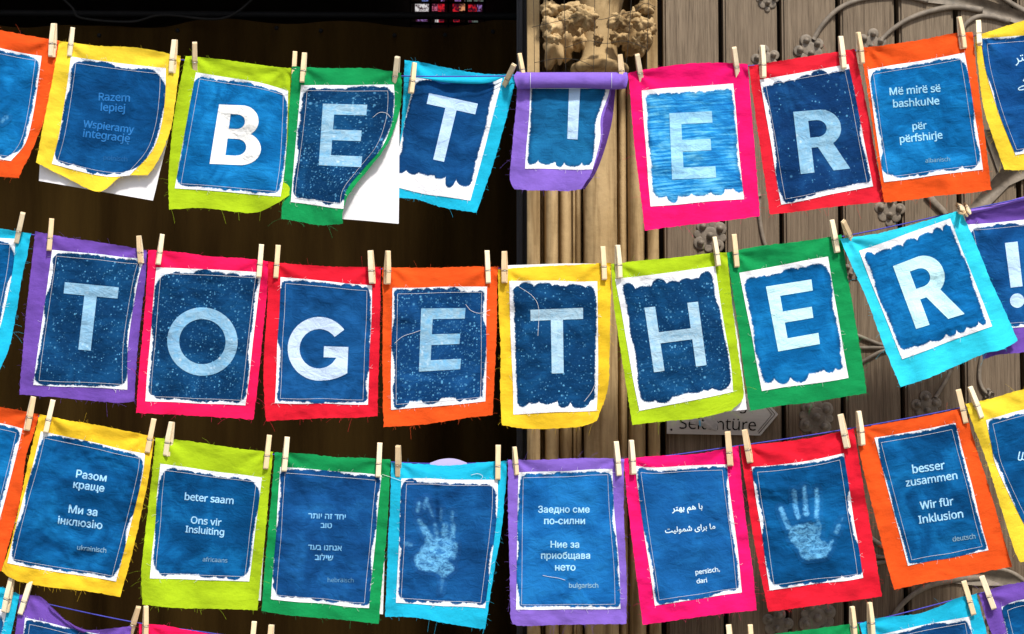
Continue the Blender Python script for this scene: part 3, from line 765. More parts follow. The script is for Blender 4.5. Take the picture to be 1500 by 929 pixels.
class Flag:
    def __init__(s, idx, c, mids, z, amp, lifts):
        s.i = idx; s.c = np.array(c, float); s.z = z; s.amp = amp; s.lifts = lifts
        g = np.random.default_rng(100 + idx); s.ph = g.uniform(0, 6.28, 6); s.fr = g.uniform(.8, 1.25, 4); s.sh = g.uniform(-.35, .35)
        s.E = patch_edges(c, mids, 500 + idx)
    def d(s, x, y):
        """relief towards the viewer, in photo pixels"""
        tl, tr, br_, bl = s.c; cx_ = (tl[0] + tr[0] + br_[0] + bl[0]) / 4; top = min(tl[1], tr[1]); h = max(br_[1], bl[1]) - top
        v = np.clip((y - top) / h, -.1, 1.2); xs = x - cx_ + s.sh * (y - top)
        d = s.amp * (.45 + .75 * v) * (2.4 * np.sin(xs * .058 * s.fr[0] + s.ph[0]) + 1.2 * np.sin(xs * .098 * s.fr[1] + y * .02 + s.ph[1]))
        d = d + s.amp * (3.0 * vnoise(x / 55 + s.i * 3.3 + 50, y / 48 + s.i * 1.9 + 50, 11) + 1.5 * vnoise(x / 26 + s.i * 5 + 50, y / 20 + s.i + 50, 12) + (.55 * vnoise((x + .5 * y) / 12 + s.i * 2 + 90, (y - .3 * x) / 9 + 90, 13)) * np.clip(1.2 * vnoise(x / 70 + s.i + 20, y / 60 + s.i * 2 + 20, 14) + .75, .2, 1.6))
        # drag folds running from the two pegs towards the middle
        for (px, py, sg) in ((tl[0] + 12, tl[1], 1), (tr[0] - 12, tr[1], -1)):
            rx = x - px; ry = y - py; rad = np.hypot(rx, ry) + 1; an = np.arctan2(ry, rx * sg)
            d = d + s.amp * 2.4 * np.exp(-rad / 80) * np.sin(an * 7 + s.ph[3]) * np.clip(rad / 18, 0, 1)
        d = d + 5.0 * v * v + 1.5
        for (lx, ly, rx, ry, a) in s.lifts: d = d + a * np.exp(-((x - lx) / rx) ** 2 - ((y - ly) / ry) ** 2)
        return d
    def W(s, x, y, off): return P(x, y, -(s.d(x, y) + s.z + off) * MM)

FL = []
GROUPS = {1: 'flags of the top row', 2: 'flags of the second row', 3: 'flags of the third row', 4: 'flags of the bottom row'}
def flag(row, label, col, c, pc, mids={}, pm={}, z=0., amp=1., tone=MID, streak=.45, blotch=2.0, speck=0., m=(5, 6, 5, 7), rad=14, sc=(3, 6), letters=None, pale=(.50, .70, .86), lspeck=0., mot=.5, texts=None, tcol=(.30, .56, .80), lifts=(), paper=None, stitch=True, extra=None, hand=None, lo=None):
    i = len(FL); F = Flag(i, c, mids, z, amp, lifts); FL.append(F)
    cx_, cy_ = (np.array(c[0]) + np.array(c[1])) / 2
    root = empty('fabric_flag', P(cx_, cy_, -z * MM)); tag(root, label, 'flag', GROUPS[row]); F.root = root
    T, Rr, B, L = F.E
    # cloth
    w_ = np.linalg.norm(np.array(c[1]) - np.array(c[0])); h_ = np.linalg.norm(np.array(c[3]) - np.array(c[0]))
    nu, nv = max(20, int(w_ / 3.2)), max(20, int(h_ / 3.2))
    U, V = np.meshgrid(np.linspace(0, 1, nu), np.linspace(0, 1, nv)); q = coons(T, Rr, B, L, U, V)
    edge = (np.minimum(np.minimum(U * w_, (1 - U) * w_), np.minimum(V * h_, (1 - V) * h_)) < 1)
    g = np.random.default_rng(900 + i); q = q + edge[..., None] * g.normal(0, .3, q.shape)
    mk('backing_cloth', F.W(q[..., 0], q[..., 1], 0).reshape(-1, 3), grid_faces(nu, nv), fabric(col, i % 5), root, uv=np.stack([U * w_, V * h_], -1).reshape(-1, 2) / 100)
    # frayed edge
    fr = MB()
    for ed, od, dens in ((T, (0, -1), .05), (Rr, (1, 0), .09), (B, (0, 1), .09), (L, (-1, 0), .09)):
        LL = np.linalg.norm(np.diff(ed, axis=0), axis=1).sum()
        for _ in range(int(LL * dens)):
            p = ed[g.integers(0, len(ed))]; ln = g.uniform(2, 7) if g.random() < .88 else g.uniform(9, 20)
            dr = np.array(od) * g.uniform(.3, 1) + g.normal(0, .45, 2); dr /= np.linalg.norm(dr)
            cv = np.array([-dr[1], dr[0]]) * g.normal(0, .35) * ln
            pts = spline([p - dr * 1.5, p + dr * ln * .5 + cv * .6, p + dr * ln + cv + np.array([0, .15 * ln])], 5)
            dd = F.d(pts[:, 0], pts[:, 1]) + z + .3 + np.linspace(0, g.uniform(-1, 2), 5)
            fr.tube(P(pts[:, 0], pts[:, 1], -dd * MM), .00017, 3, False)
    tag(fr.build('frayed_edge', fabric(tuple(min(.85, x * 1.02 + .01) for x in col), 9), root), None, None, kind='stuff')
    # white sheet behind
    if paper:
        for pp in paper:
            pe = patch_edges(pp['c'], pp.get('m', {}), 40 + i, .4); U, V = np.meshgrid(np.linspace(0, 1, 24), np.linspace(0, 1, 24)); q = coons(*pe, U, V)
            dd = pp.get('d', -3.5) + z + 1.5 * vnoise(q[..., 0] / 60 + 3, q[..., 1] / 60 + 9, 31)
            mk('backing_sheet', P(q[..., 0], q[..., 1], -dd * MM).reshape(-1, 3), grid_faces(24, 24), pp.get('mat', M_PAPER), root)
    # print
    F.print = None
    if pc is not None:
        pe = patch_edges(pc, pm, 700 + i, .9); T2, R2, B2, L2 = pe
        pw = np.linalg.norm(np.array(pc[1], float) - np.array(pc[0])); pw2 = np.linalg.norm(np.array(pc[2], float) - np.array(pc[3])); W_ = (pw + pw2) / 2
        H_ = (np.linalg.norm(np.array(pc[3], float) - np.array(pc[0])) + np.linalg.norm(np.array(pc[2], float) - np.array(pc[1]))) / 2
        nu, nv = max(16, int(W_ / 1.5)), max(16, int(H_ / 1.5))
        U, V = np.meshgrid(np.linspace(0, 1, nu), np.linspace(0, 1, nv)); q = coons(T2, R2, B2, L2, U, V)
        X, Y = U * W_, V * H_
        def scal(t, L_, amp_, sd_):
            """brush strokes ending in round lobes along an edge"""
            g2 = np.random.default_rng(sd_); out = np.zeros_like(t); p = 0.
            while p < L_:
                wd = g2.uniform(7, 24) + .5 * amp_; e = g2.uniform(.05, 1) ** .8 * amp_; k = (t >= p) & (t < p + wd); tt_ = (t[k] - p) / wd * 2 - 1
                out[k] = e * np.sqrt(np.clip(1 - np.abs(tt_) ** g2.uniform(1.3, 2.6), 0, 1)); p += wd
            return out
        l_, t_, r_, b_ = m
        ts, bs = sc
        l_, t_, r_, b_ = (k * (.22 if stitch else .75) for k in (l_, t_, r_, b_))
        wob = lambda q_, sd_: 1.0 * vnoise(q_ / 7 + 30, 0 * q_ + i * 1.7 + sd_, 21) + (4.6 if stitch else 2.8) * (vnoise(q_ / 38 + 30, 0 * q_ + i * 2.3 + sd_, 22) + .1)
        a = X - l_ - wob(Y, 4); b2 = (W_ - r_) - X - wob(Y, 14)
        tp = Y - (t_ + ts) + scal(X, W_, ts, 60 + i) - .7 * wob(X, 24)
        bt = (H_ - b_ - bs) - Y + scal(X, W_, bs, 160 + i) - .7 * wob(X, 34)
        dx = np.minimum(a, b2); dy = np.minimum(tp, bt)
        sdv = np.where((dx < rad) & (dy < rad), rad - np.hypot(rad - dx, rad - dy), np.minimum(dx, dy))
        pmat = print_mat(tone, streak, blotch, speck, i * 1.37)
        po = mk('print', F.W(q[..., 0], q[..., 1], .75).reshape(-1, 3), grid_faces(nu, nv), pmat, root, attrs={'sd': sdv.ravel()}, uv=np.stack([X, Y], -1).reshape(-1, 2) / 100)
        F.print = po
        # a machine seam just inside the edge
        if stitch:
            sm_ = MB()
            ins = (7.5, 8.5, 7.5, 7)
            def at(u, v): qq = coons(T2, R2, B2, L2, np.atleast_1d(u), np.atleast_1d(v)); return F.W(qq[..., 0], qq[..., 1], 1.15).reshape(-1, 3)
            u0, u1, v0, v1 = ins[0] / W_, 1 - ins[2] / W_, ins[1] / H_, 1 - ins[3] / H_; n = 60; l = np.linspace(0, 1, n)
            for uu, vv in ((u0 + (u1 - u0) * l, v0 + 0 * l), (u0 + (u1 - u0) * l, v1 + 0 * l), (u0 + 0 * l, v0 + (v1 - v0) * l), (u1 + 0 * l, v0 + (v1 - v0) * l)):
                sm_.tube(at(uu, vv), .00032, 3, False)
            sm_.build('seam', M_THREADW, po)
        # loose white threads along the raw edge
        th = MB()
        for ed, od in ((T2, (0, -1)), (R2, (1, 0)), (B2, (0, 1)), (L2, (-1, 0))):
            for _ in range(9):
                p = ed[g.integers(0, 80)]; ln = g.uniform(2, 7); dr = np.array(od) * .7 + g.normal(0, .7, 2); dr /= np.linalg.norm(dr)
                pts = spline([p - dr, p + dr * ln * .5 + g.normal(0, 1, 2), p + dr * ln], 5)
                th.tube(F.W(pts[:, 0], pts[:, 1], 1.3), .0002, 3, False)
        if lo:
            for pts in lo: s_ = spline(pts, 24); th.tube(F.W(s_[:, 0], s_[:, 1], 1.6), .0004, 4, False)
        tag(th.build('loose_thread', M_THREADW, po), None, None, kind='stuff')
        def uv_at(x, y):       # print metric of a photo position, for matching texture
            A = np.array([pc[0], pc[1], pc[3]], float); e1 = (A[1] - A[0]) / W_ ** 2; e2 = (A[2] - A[0]) / H_ ** 2
            dx_, dy_ = x - A[0][0], y - A[0][1]; det = (A[1] - A[0])[0] * (A[2] - A[0])[1] - (A[1] - A[0])[1] * (A[2] - A[0])[0]
            u = (dx_ * (A[2] - A[0])[1] - dy_ * (A[2] - A[0])[0]) / det; v = (dy_ * (A[1] - A[0])[0] - dx_ * (A[1] - A[0])[1]) / det
            return np.stack([u * W_, v * H_], -1) / 100
        def put(qs, mt, off=1.35):
            X_ = np.vstack([a for a, b in qs]).ravel(); Y_ = np.vstack([b for a, b in qs]).ravel()
            return mk('lettering', F.W(X_, Y_, off), np.arange(len(X_)).reshape(-1, 4), mt, po, True, uv=uv_at(X_, Y_))
        if letters:
            k_ = .84 - .10 * min(1, lspeck * 1.3)
            put(letters, letter_mat(tuple(x ** (1 + .22 * min(1, lspeck)) * k_ if lspeck or x < .75 else x for x in pale), lspeck, mot + .5 * lspeck, i * 1.37))
        if texts:
            put([text_line(*t) for t in texts if t[5] > .02 or t[1] > 1480], letter_mat(tcol, 0, .7, i * 1.37))
            small = [text_line(*t) for t in texts if t[5] <= .02 and t[1] <= 1480]
            if small: put(small, letter_mat(tuple(x * .62 for x in tcol), 0, .9, i * 1.37))
        if hand:
            x0, y0, x1, y1 = hand['box']; nx, ny = int((x1 - x0) / .9), int((y1 - y0) / .9)
            gx, gy = np.meshgrid(np.linspace(x0, x1, nx), np.linspace(y0, y1, ny)); sdm = np.full(gx.shape, -99.); wt = np.zeros(gx.shape)
            for (ax, ay, bx, by, ra, rb, ww) in hand['caps']:
                vx, vy = bx - ax, by - ay; t = np.clip(((gx - ax) * vx + (gy - ay) * vy) / (vx * vx + vy * vy + 1e-6), 0, 1)
                dd = ra + (rb - ra) * t - np.hypot(gx - ax - vx * t, gy - ay - vy * t); k = dd > sdm; wt[k] = ww; hh = np.clip(.5 + .5 * (dd - sdm) / 3.5, 0, 1); sdm = sdm * (1 - hh) + dd * hh + 3.5 * hh * (1 - hh) * (np.minimum(sdm, dd) > -30)
            fs = grid_faces(nx, ny); keep = (sdm.ravel()[fs] > -5).any(1); fs = fs[keep]; used, inv = np.unique(fs, return_inverse=True)
            vv = F.W(gx, gy, 1.2).reshape(-1, 3)[used]
            mk('handprint', vv, inv.reshape(-1, 4), hand_mat(tone, streak, blotch, i * 1.37, hand.get('soft', 1.0)), po, attrs={'hand': sdm.ravel()[used], 'weight': wt.ravel()[used]}, uv=uv_at(gx.ravel()[used], gy.ravel()[used]))
    if extra: extra(F, root)
    return F
def fold(F, root, name, c, mids, dfun, col, nu=40, nv=18, seed=1):
    """a folded-over piece of the same cloth, with its own relief"""
    pe = patch_edges(c, mids, seed, .5); U, V = np.meshgrid(np.linspace(0, 1, nu), np.linspace(0, 1, nv)); q = coons(*pe, U, V)
    dd = dfun(U, V, q[..., 0], q[..., 1]) + F.z
    return mk(name, P(q[..., 0], q[..., 1], -dd * MM).reshape(-1, 3), grid_faces(nu, nv), fabric(col, 3), root, uv=np.stack([q[..., 0], q[..., 1]], -1).reshape(-1, 2) / 100)

A_ = lambda s: s[::-1]
# ======== top row
flag(1, 'orange flag cut by the left edge of the photo, top row', ORANGE, [(-72, 30), (87, 60), (28, 261), (-98, 248)], [(-62, 60), (61, 82), (16, 236), (-78, 226)],
     {'r': [(78, 120), (67, 170), (46, 222), (34, 246)]}, {'r': [(60, 90), (50, 160), (38, 208)]}, tone=AZURE, rad=18,
     hand=dict(box=(-8, 160, 20, 190), caps=[(3, 178, 9, 172, 2.5, 3.5, .8)]))
flag(1, 'yellow flag lettered Razem lepiej, white sheet hanging out below its curled hem', YELLOW, [(87, 60), (265, 82), (216, 257), (53, 238)], [(104, 83), (243, 100), (190, 257), (76, 240)],
     {'b': [(98, 261), (145, 281), (178, 259)], 'r': [(259, 130), (250, 190), (230, 238)], 'l': [(76, 120), (62, 190)], 't': [(140, 67), (200, 70)]},
     {'r': [(242, 140), (236, 185), (222, 222)], 'b': [(105, 248), (138, 256), (165, 259)], 'l': [(96, 140), (86, 200)]}, z=5, tone=((.0018, .028, .095), (.0032, .056, .185), (.007, .10, .30)), m=(3, 7, 3, 6), rad=22, sc=(3, 5), tcol=(.025, .16, .44),
     texts=[('Razem', 167.5, 142.5, 46, 2, .03), ('lepiej', 165.5, 159, 36, 3, .03), ('Wspieramy', 159, 187, 75, 7, .03), ('integrację', 156, 200.5, 69, 7, .03), ('polnisch', 169, 233, 35, 4, .01)],
     lifts=[(150, 285, 45, 22, 7), (215, 240, 22, 40, -5)], paper=[dict(c=[(62, 190), (246, 205), (224, 294), (57, 265)], d=-7)])
flag(1, 'lime flag with a solid white letter B', LIME, [(272, 82), (428, 100), (424, 286), (248, 307)], [(287, 106), (422, 133), (411, 288), (256, 276)],
     {'b': [(300, 305), (368, 312), (402, 300)], 'l': [(262, 130), (253, 185), (247, 250), (247, 290)], 'r': [(427, 160), (427, 225)]}, {'t': [(330, 113), (380, 121)], 'r': [(421, 180), (418, 240)], 'l': [(276, 165), (265, 225)]},
     tone=AZURE, m=(4, 8, 4, 4), rad=16, sc=(4, 3), streak=.55, letters=[round_glyph('B', [(321, 153), (385, 156), (381, 243), (307, 240)])], pale=(.80, .82, .82), mot=.15, lifts=[(415, 300, 20, 30, 7)])
flag(1, 'green flag with speckled letter E, lower corner curled off a white sheet', GREEN, [(428, 97), (588, 107), (502, 328), (412, 321)], [(441, 125), (577, 124), (503, 306), (426, 296)],
     {'r': [(588, 140), (583, 172), (567, 212), (538, 250), (511, 285), (503, 308)], 't': [(480, 100), (540, 100)], 'b': [(440, 325), (468, 330)]},
     {'r': [(578, 150), (574, 180), (560, 215), (532, 248), (508, 278)]}, z=8, tone=NAVY, speck=.95, m=(9, 9, -9, 10), rad=14, sc=(4, 5),
     letters=[glyph('E', [(473, 152), (538, 153.5), (529, 245), (467, 242)])], pale=(.42, .66, .84), lspeck=.9, lifts=[(510, 300, 35, 60, 13), (560, 225, 22, 40, 10)], paper=[dict(c=[(470, 118), (586, 120), (584, 328), (470, 318)], d=-4)],
     lo=[[(546, 172), (556, 165), (566, 166), (572, 172)]])
def top_cyan(F, root):
    fold(F, root, 'folded_top', [(589, 112), (742, 112), (736, 114), (606, 113)], {'t': [(640, 111.6), (700, 112)], 'b': [(630, 117), (655, 121), (700, 123), (722, 120)]}, lambda U, V, x, y: 6.5 + 5 * np.sin(np.pi * V * .8) * np.sin(np.pi * U) + F.d(x, y) * .5, CYAN)
flag(1, 'cyan flag with letter T, top flopped forward under the blue line', CYAN, [(593, 88), (757, 109), (698, 312), (580, 290)], [(608, 114), (736, 115), (689, 294), (572, 272)],
     {'t': [(620, 92), (652, 99), (705, 108)], 'r': [(745, 160), (727, 226), (712, 272)], 'b': [(610, 292), (645, 303)]}, {'r': [(722, 170), (708, 225)], 'b': [(620, 284), (650, 288)]}, z=-9, tone=((.003, .028, .10), (.005, .052, .175), (.01, .09, .27)), m=(3, 2, 7, 14), rad=10, sc=(2, 18), stitch=False,
     letters=[glyph('T', [(628.6, 136.5), (700, 152), (677, 243), (608, 228)])], pale=(.50, .71, .86), mot=.3, extra=top_cyan)
def roll_purple(F, root):
    fold(F, root, 'rolled_top', [(757, 105), (918, 106), (917, 130), (758, 131)], {'t': [(775, 106), (836, 106), (900, 106)], 'b': [(775, 130), (836, 129), (895, 131)], 'l': [(753, 112), (755, 122)], 'r': [(920, 113), (919, 122)]},
         lambda U, V, x, y: 8 + 13 * np.sqrt(np.clip(1 - (2 * V - 1) ** 2, 0, 1)) * (1 - .45 * np.exp(-(np.minimum(U, 1 - U) / .06) ** 2)) + 1.6 * np.sin(U * 60 + V * 4) * np.exp(-(np.minimum(U, 1 - U) / .12) ** 2) + 1.2 * vnoise(x / 18, y / 40, 5), VIOLET, 90, 24)
    s_ = MB(); s_.tube(P(np.full(8, 777.), np.linspace(107, 129, 8), -(F.z + 10 + 13 * np.sqrt(np.clip(1 - (np.linspace(-.9, .9, 8)) ** 2, 0, 1))) * MM), .0005, 4, False)
    s_.tube(P(np.full(8, 896.), np.linspace(107, 129, 8), -(F.z + 10 + 13 * np.sqrt(np.clip(1 - (np.linspace(-.9, .9, 8)) ** 2, 0, 1))) * MM), .0005, 4, False)
    s_.tube(P(np.linspace(777, 896, 20), np.full(20, 129.6), -(F.z + 9.5) * MM * np.ones(20)), .0004, 4, False)
    s_.build('seam', M_THREADW, root)
    U, V = np.meshgrid(np.linspace(0, 1, 16), np.linspace(0, 1, 40)); pe = patch_edges([(888, 128), (902, 128), (856, 278), (846, 272)], {'l': [(878, 172), (876, 206), (862, 250)], 'r': [(895, 185), (876, 246)]}, 3)
    q = coons(*pe, U, V); dd = F.d(q[..., 0], q[..., 1]) + F.z - .6 - 12 * U ** 1.3
    mk('curled_edge', P(q[..., 0], q[..., 1], -dd * MM).reshape(-1, 3), grid_faces(16, 40), fabric(DPURPLE, 2), root, uv=q.reshape(-1, 2) / 100)  # darker purple paints in the shade where the cloth turns away
flag(1, 'purple flag rolled up at the top so only the stem of its letter shows', VIOLET, [(758, 118), (897, 118), (852, 277), (754, 277)], [(777, 122), (894, 122), (868, 248), (769, 247.5)],
     {'l': [(757, 145), (752, 196), (747, 256), (749, 270)], 'b': [(775, 279), (805, 279), (832, 280)], 'r': [(894, 140), (884, 172), (882, 206), (868, 250)]}, {'r': [(891, 140), (880, 172), (879, 206)], 'l': [(775, 170), (771, 215)]}, z=2, tone=((.004, .05, .13), (.008, .105, .26), (.012, .15, .34)), m=(3, 0, 8, 4), rad=6, sc=(0, 9), streak=.8, stitch=False,
     letters=[glyph('I', [(833.6, 128), (850, 128), (846, 204.5), (831, 203.5)])], pale=(.52, .74, .86), mot=.2, extra=roll_purple)
flag(1, 'pink flag with pale letter E on streaky bright blue, top row', PINK, [(920, 107), (1095, 93.4), (1113.4, 317), (944.7, 338)], [(940, 132.6), (1074, 122.4), (1090, 292), (953, 302.5)],
     {'t': [(956, 100), (1010, 93), (1054, 92)], 'l': [(924, 150), (930, 220)]}, z=5, tone=SKY, streak=2.4, blotch=1.5, m=(5, 7, 2, 5), rad=7, sc=(4, 11), stitch=False, letters=[glyph('E', [(980.5, 166), (1042.6, 163), (1049, 260), (984.6, 263)])], pale=(.36, .72, .86), mot=1.1)
flag(1, 'red flag with letter R on dark blue, top row', (.68, .016, .035), [(1097, 97), (1252.5, 71.6), (1296, 296), (1128, 314.5)], [(1113, 116.8), (1243, 94), (1279, 273), (1144.4, 300)],
     {'l': [(1101, 130), (1106, 165), (1117, 240)], 't': [(1150, 88), (1200, 80)]}, z=-1, tone=((.0035, .022, .085), (.005, .036, .13), (.012, .09, .27)), speck=.2, m=(8, 6, 4, 4), rad=7, sc=(8, 4), letters=[round_glyph('R', [(1162, 164), (1234, 158), (1245, 247), (1173, 255)])], pale=(.36, .62, .82), lspeck=.6, mot=.5)
flag(1, 'orange flag lettered Më mirë së bashkuNe, top row', ORANGE, [(1260, 70), (1424.7, 47), (1452, 278), (1295, 297)], [(1271, 102), (1413, 77), (1440, 248.6), (1295, 267)],
     {'t': [(1290, 67), (1350, 58), (1395, 49)], 'r': [(1430, 100), (1444, 210)]}, z=5, tone=AZURE, streak=.6, m=(3, 6, 5, 4), rad=15, sc=(3, 6), tcol=(.30, .60, .82),
     texts=[('Më mirë së', 1340.3, 131.5, 75, -4, .03), ('bashkuNe', 1342, 149.5, 68, -4, .03), ('për', 1347, 186, 21, -5, .03), ('përfshirje', 1349.3, 202, 63, -6, .03), ('albanisch', 1373.5, 234, 36, -4, .01)])
flag(1, 'yellow flag cut by the right edge, top row', YELLOW, [(1428, 53), (1600, 2), (1640, 232), (1471, 248.6)], [(1437, 56.5), (1585, 46), (1620, 205), (1488, 228)],
     {'l': [(1433, 100), (1441, 158), (1456, 206)], 't': [(1462, 42), (1500, 30), (1550, 15)], 'b': [(1500, 249), (1570, 240)]}, {'l': [(1444.6, 105), (1464, 168)], 't': [(1500, 52), (1540, 50)], 'b': [(1500, 225)]}, z=-4, tone=((.003, .03, .12), (.006, .065, .23), (.012, .12, .36)), m=(0, 1, 5, 5), rad=3, sc=(1, 5), tcol=(.50, .74, .90),
     texts=[('\uFEAE\uFE98\uFBA9\uFE91', 1500, 87, 28, -14, .01), ('\uFBAF\uFB90', 1498, 123, 17, -14, .01)], lifts=[(1500, 60, 60, 14, -5)])
# ======== second row
flag(2, 'cyan flag cut by the left edge of the photo, second row', CYAN, [(-128, 318), (45.5, 342), (0, 541), (-165, 528)], [(-108, 340), (23, 350), (-16, 520), (-138, 505)], {'r': [(40, 375), (33, 402), (16, 500)]}, {'r': [(20, 385), (14, 420), (0, 480)]}, z=-3, tone=MID)
flag(2, 'purple flag with letter T on speckled navy', PURPLE, [(51.5, 339), (215, 367), (197, 588), (28.4, 578)], [(76.4, 366), (211, 379), (186.5, 571), (48.7, 564)],
     {'l': [(46, 390), (39, 452), (32, 530)], 'r': [(213, 410), (208, 452), (200, 530)], 'b': [(80, 582), (168, 590)]}, {'r': [(201, 417), (188, 502)]}, z=-2, tone=NAVY, speck=.45, m=(7, 5, 3, 4), rad=14, sc=(3, 3),
     letters=[glyph('T', [(95, 413.5), (174, 421), (163, 517), (84.5, 509)])], pale=(.33, .58, .80), lspeck=.35)
flag(2, 'pink flag with a ring shaped letter O', CRIMSON, [(217.4, 366), (392.5, 383), (371, 615), (199, 605)], [(229, 391.7), (383, 399), (359.5, 594), (213, 588)], {'r': [(391, 430), (385, 487.6), (378, 560)], 'l': [(213, 440), (205, 530)]}, z=5, tone=NAVY, speck=.7, m=(9, 5, 8, 5), rad=18, sc=(5, 4),
     letters=[ring_quads([(246, 449), (349, 452), (347, 552), (244, 549)])], pale=(.36, .60, .80), lspeck=.8, mot=.6)
flag(2, 'red flag with letter G on plain blue', RED, [(391, 383), (558, 391), (553, 610), (389.5, 617)], [(411, 406), (545, 418), (539, 593), (402.7, 590.6)], {'l': [(392, 440), (388, 500), (386, 558)], 't': [(430, 387), (500, 391)]}, tone=((.0035, .035, .12), (.006, .062, .20), (.012, .10, .30)), m=(3, 5, 3, 3), rad=6, sc=(5, 3), streak=.5, amp=1.15,
     letters=[round_glyph('G', [(423, 463), (515, 466), (511, 559), (420, 556)])], pale=(.58, .74, .84), mot=.2)
flag(2, 'orange flag with speckled letter E, middle of the second row', ORANGE, [(560, 391.7), (729, 391), (721.7, 608), (562, 625.5)], [(575, 422), (713.5, 420), (711, 588), (573, 600.6)], {'r': [(728, 440), (727, 500), (724, 560)], 'b': [(620, 622), (680, 613)]}, z=4, tone=((.003, .024, .09), (.005, .045, .15), (.012, .09, .27)), speck=.9, m=(5, 5, 6, 4), rad=8, sc=(6, 8),
     letters=[glyph('E', [(617, 452), (682, 451.4), (674, 541), (613.7, 544.5)])], pale=(.40, .64, .82), lspeck=.9, mot=.8, lo=[[(578, 503), (590, 493), (605, 488), (616, 484)], [(682, 446), (690, 455), (703, 459), (718, 454)]])
flag(2, 'yellow flag with letter T, white sheet peeping out above', GOLD, [(729.4, 394.7), (895, 385), (874, 617), (735, 622.6)], [(746, 411.7), (875, 412), (874, 602), (752, 607.5)], {'r': [(895, 420), (894, 460), (892, 555), (886, 585)], 'b': [(760, 627), (795, 628.5), (850, 625)], 't': [(780, 391), (840, 388)]}, {'r': [(876, 500), (876, 560)]}, tone=NAVY, speck=.4, m=(7, 4, 4, 4), rad=9, sc=(6, 14), stitch=False,
     letters=[glyph('T', [(777, 454), (854, 451), (855, 546), (779, 548)])], pale=(.48, .70, .86), lspeck=.4, lo=[[(760, 420), (780, 434), (789, 452), (788, 492)], [(872, 562), (866, 575), (856, 588)]], paper=[dict(c=[(735, 389), (890, 386.5), (888, 430), (735, 430)], m={'t': [(780, 387.5), (830, 386)]}, d=-5)], lifts=[(790, 470, 60, 12, -4), (790, 440, 60, 12, 3)], amp=1.15)
flag(2, 'lime flag with letter H, white sheet showing at its lower corner', LIME, [(895, 387), (1064.6, 369.5), (1070, 602), (926.4, 622.6)], [(901, 408.7), (1047.7, 390), (1074, 574), (936.6, 602)], {'r': [(1072, 440), (1081.6, 517), (1089, 570), (1086, 588)], 'l': [(897, 420), (901, 460), (914, 545)], 'b': [(975, 617), (1021, 613)]}, {'r': [(1058, 460), (1070, 530)]}, z=3, tone=NAVY, speck=.6, m=(10, 7, 4, 5), rad=10, sc=(10, 8), stitch=False,
     letters=[glyph('H', [(944, 451), (1022.5, 442), (1035, 535), (958, 545.5)])], pale=(.48, .70, .86), lspeck=.5, paper=[dict(c=[(950, 420), (1070, 400), (1094, 600), (970, 612)], d=-6)])
flag(2, 'green flag with clean pale letter E, second row', GREEN, [(1064, 370), (1232.5, 344), (1270, 576), (1098.8, 602)], [(1083, 399.7), (1213, 376), (1243, 553.6), (1116, 573)], {'t': [(1110, 361), (1170, 354)]}, z=-2, tone=AZURE, blotch=1.5, m=(4, 8, 4, 5), rad=8, sc=(5, 14), stitch=False,
     letters=[glyph('E', [(1122, 420), (1188.5, 409.4), (1201, 504), (1140, 515)])], pale=(.58, .78, .87), mot=.3)
flag(2, 'bright cyan flag with letter R, swung askew', (.03, .60, .80), [(1230.5, 350), (1407, 307.4), (1491, 499), (1319, 567)], [(1258.5, 367.5), (1392, 320), (1453.4, 478), (1321.6, 526.4)], {'b': [(1355, 556), (1390, 541), (1440, 519), (1468, 512)], 'l': [(1250, 395), (1269, 437), (1295, 508)], 't': [(1290, 341), (1350, 325)]}, z=9, tone=AZURE, streak=.7, blotch=1.5, m=(5, 7, 5, 5), rad=7, sc=(9, 9), stitch=False, amp=1.1,
     letters=[round_glyph('R', [(1308, 390), (1376, 364), (1412.6, 460), (1342, 482)])], pale=(.58, .78, .87), mot=.25)
def top_excl(F, root):
    fold(F, root, 'folded_top', [(1413, 308), (1600, 266), (1600, 275), (1415, 315)], {'t': [(1455, 301), (1500, 288)], 'b': [(1455, 306), (1500, 294)]}, lambda U, V, x, y: 4 + 3 * np.sin(np.pi * V) + F.d(x, y) * .6, VIOLET)
def bang(): 
    q1 = glyph('I', [(1472, 356), (1490.6, 354), (1498, 419.5), (1480.5, 421.5)]); t = ring_quads([(1479.5, 430), (1500.5, 430), (1500.5, 451), (1479.5, 451)], .02, 40)
    return [q1, t]
flag(2, 'purple flag with exclamation mark, cut by the right edge', PURPLE, [(1413, 312), (1600, 272), (1610, 500), (1440, 527)], [(1416, 329), (1575, 316), (1592, 470), (1448, 484)], {'t': [(1455, 305), (1500, 293)], 'b': [(1463, 519.5), (1500, 516)]}, {'t': [(1450, 327), (1500, 322)]}, z=-6, tone=((.003, .032, .12), (.006, .07, .235), (.012, .12, .36)), m=(4, 3, 4, 4), rad=8, sc=(5, 4), letters=bang(), pale=(.52, .74, .87), mot=.2, extra=top_excl, lifts=[(1480, 320, 90, 12, -6)])
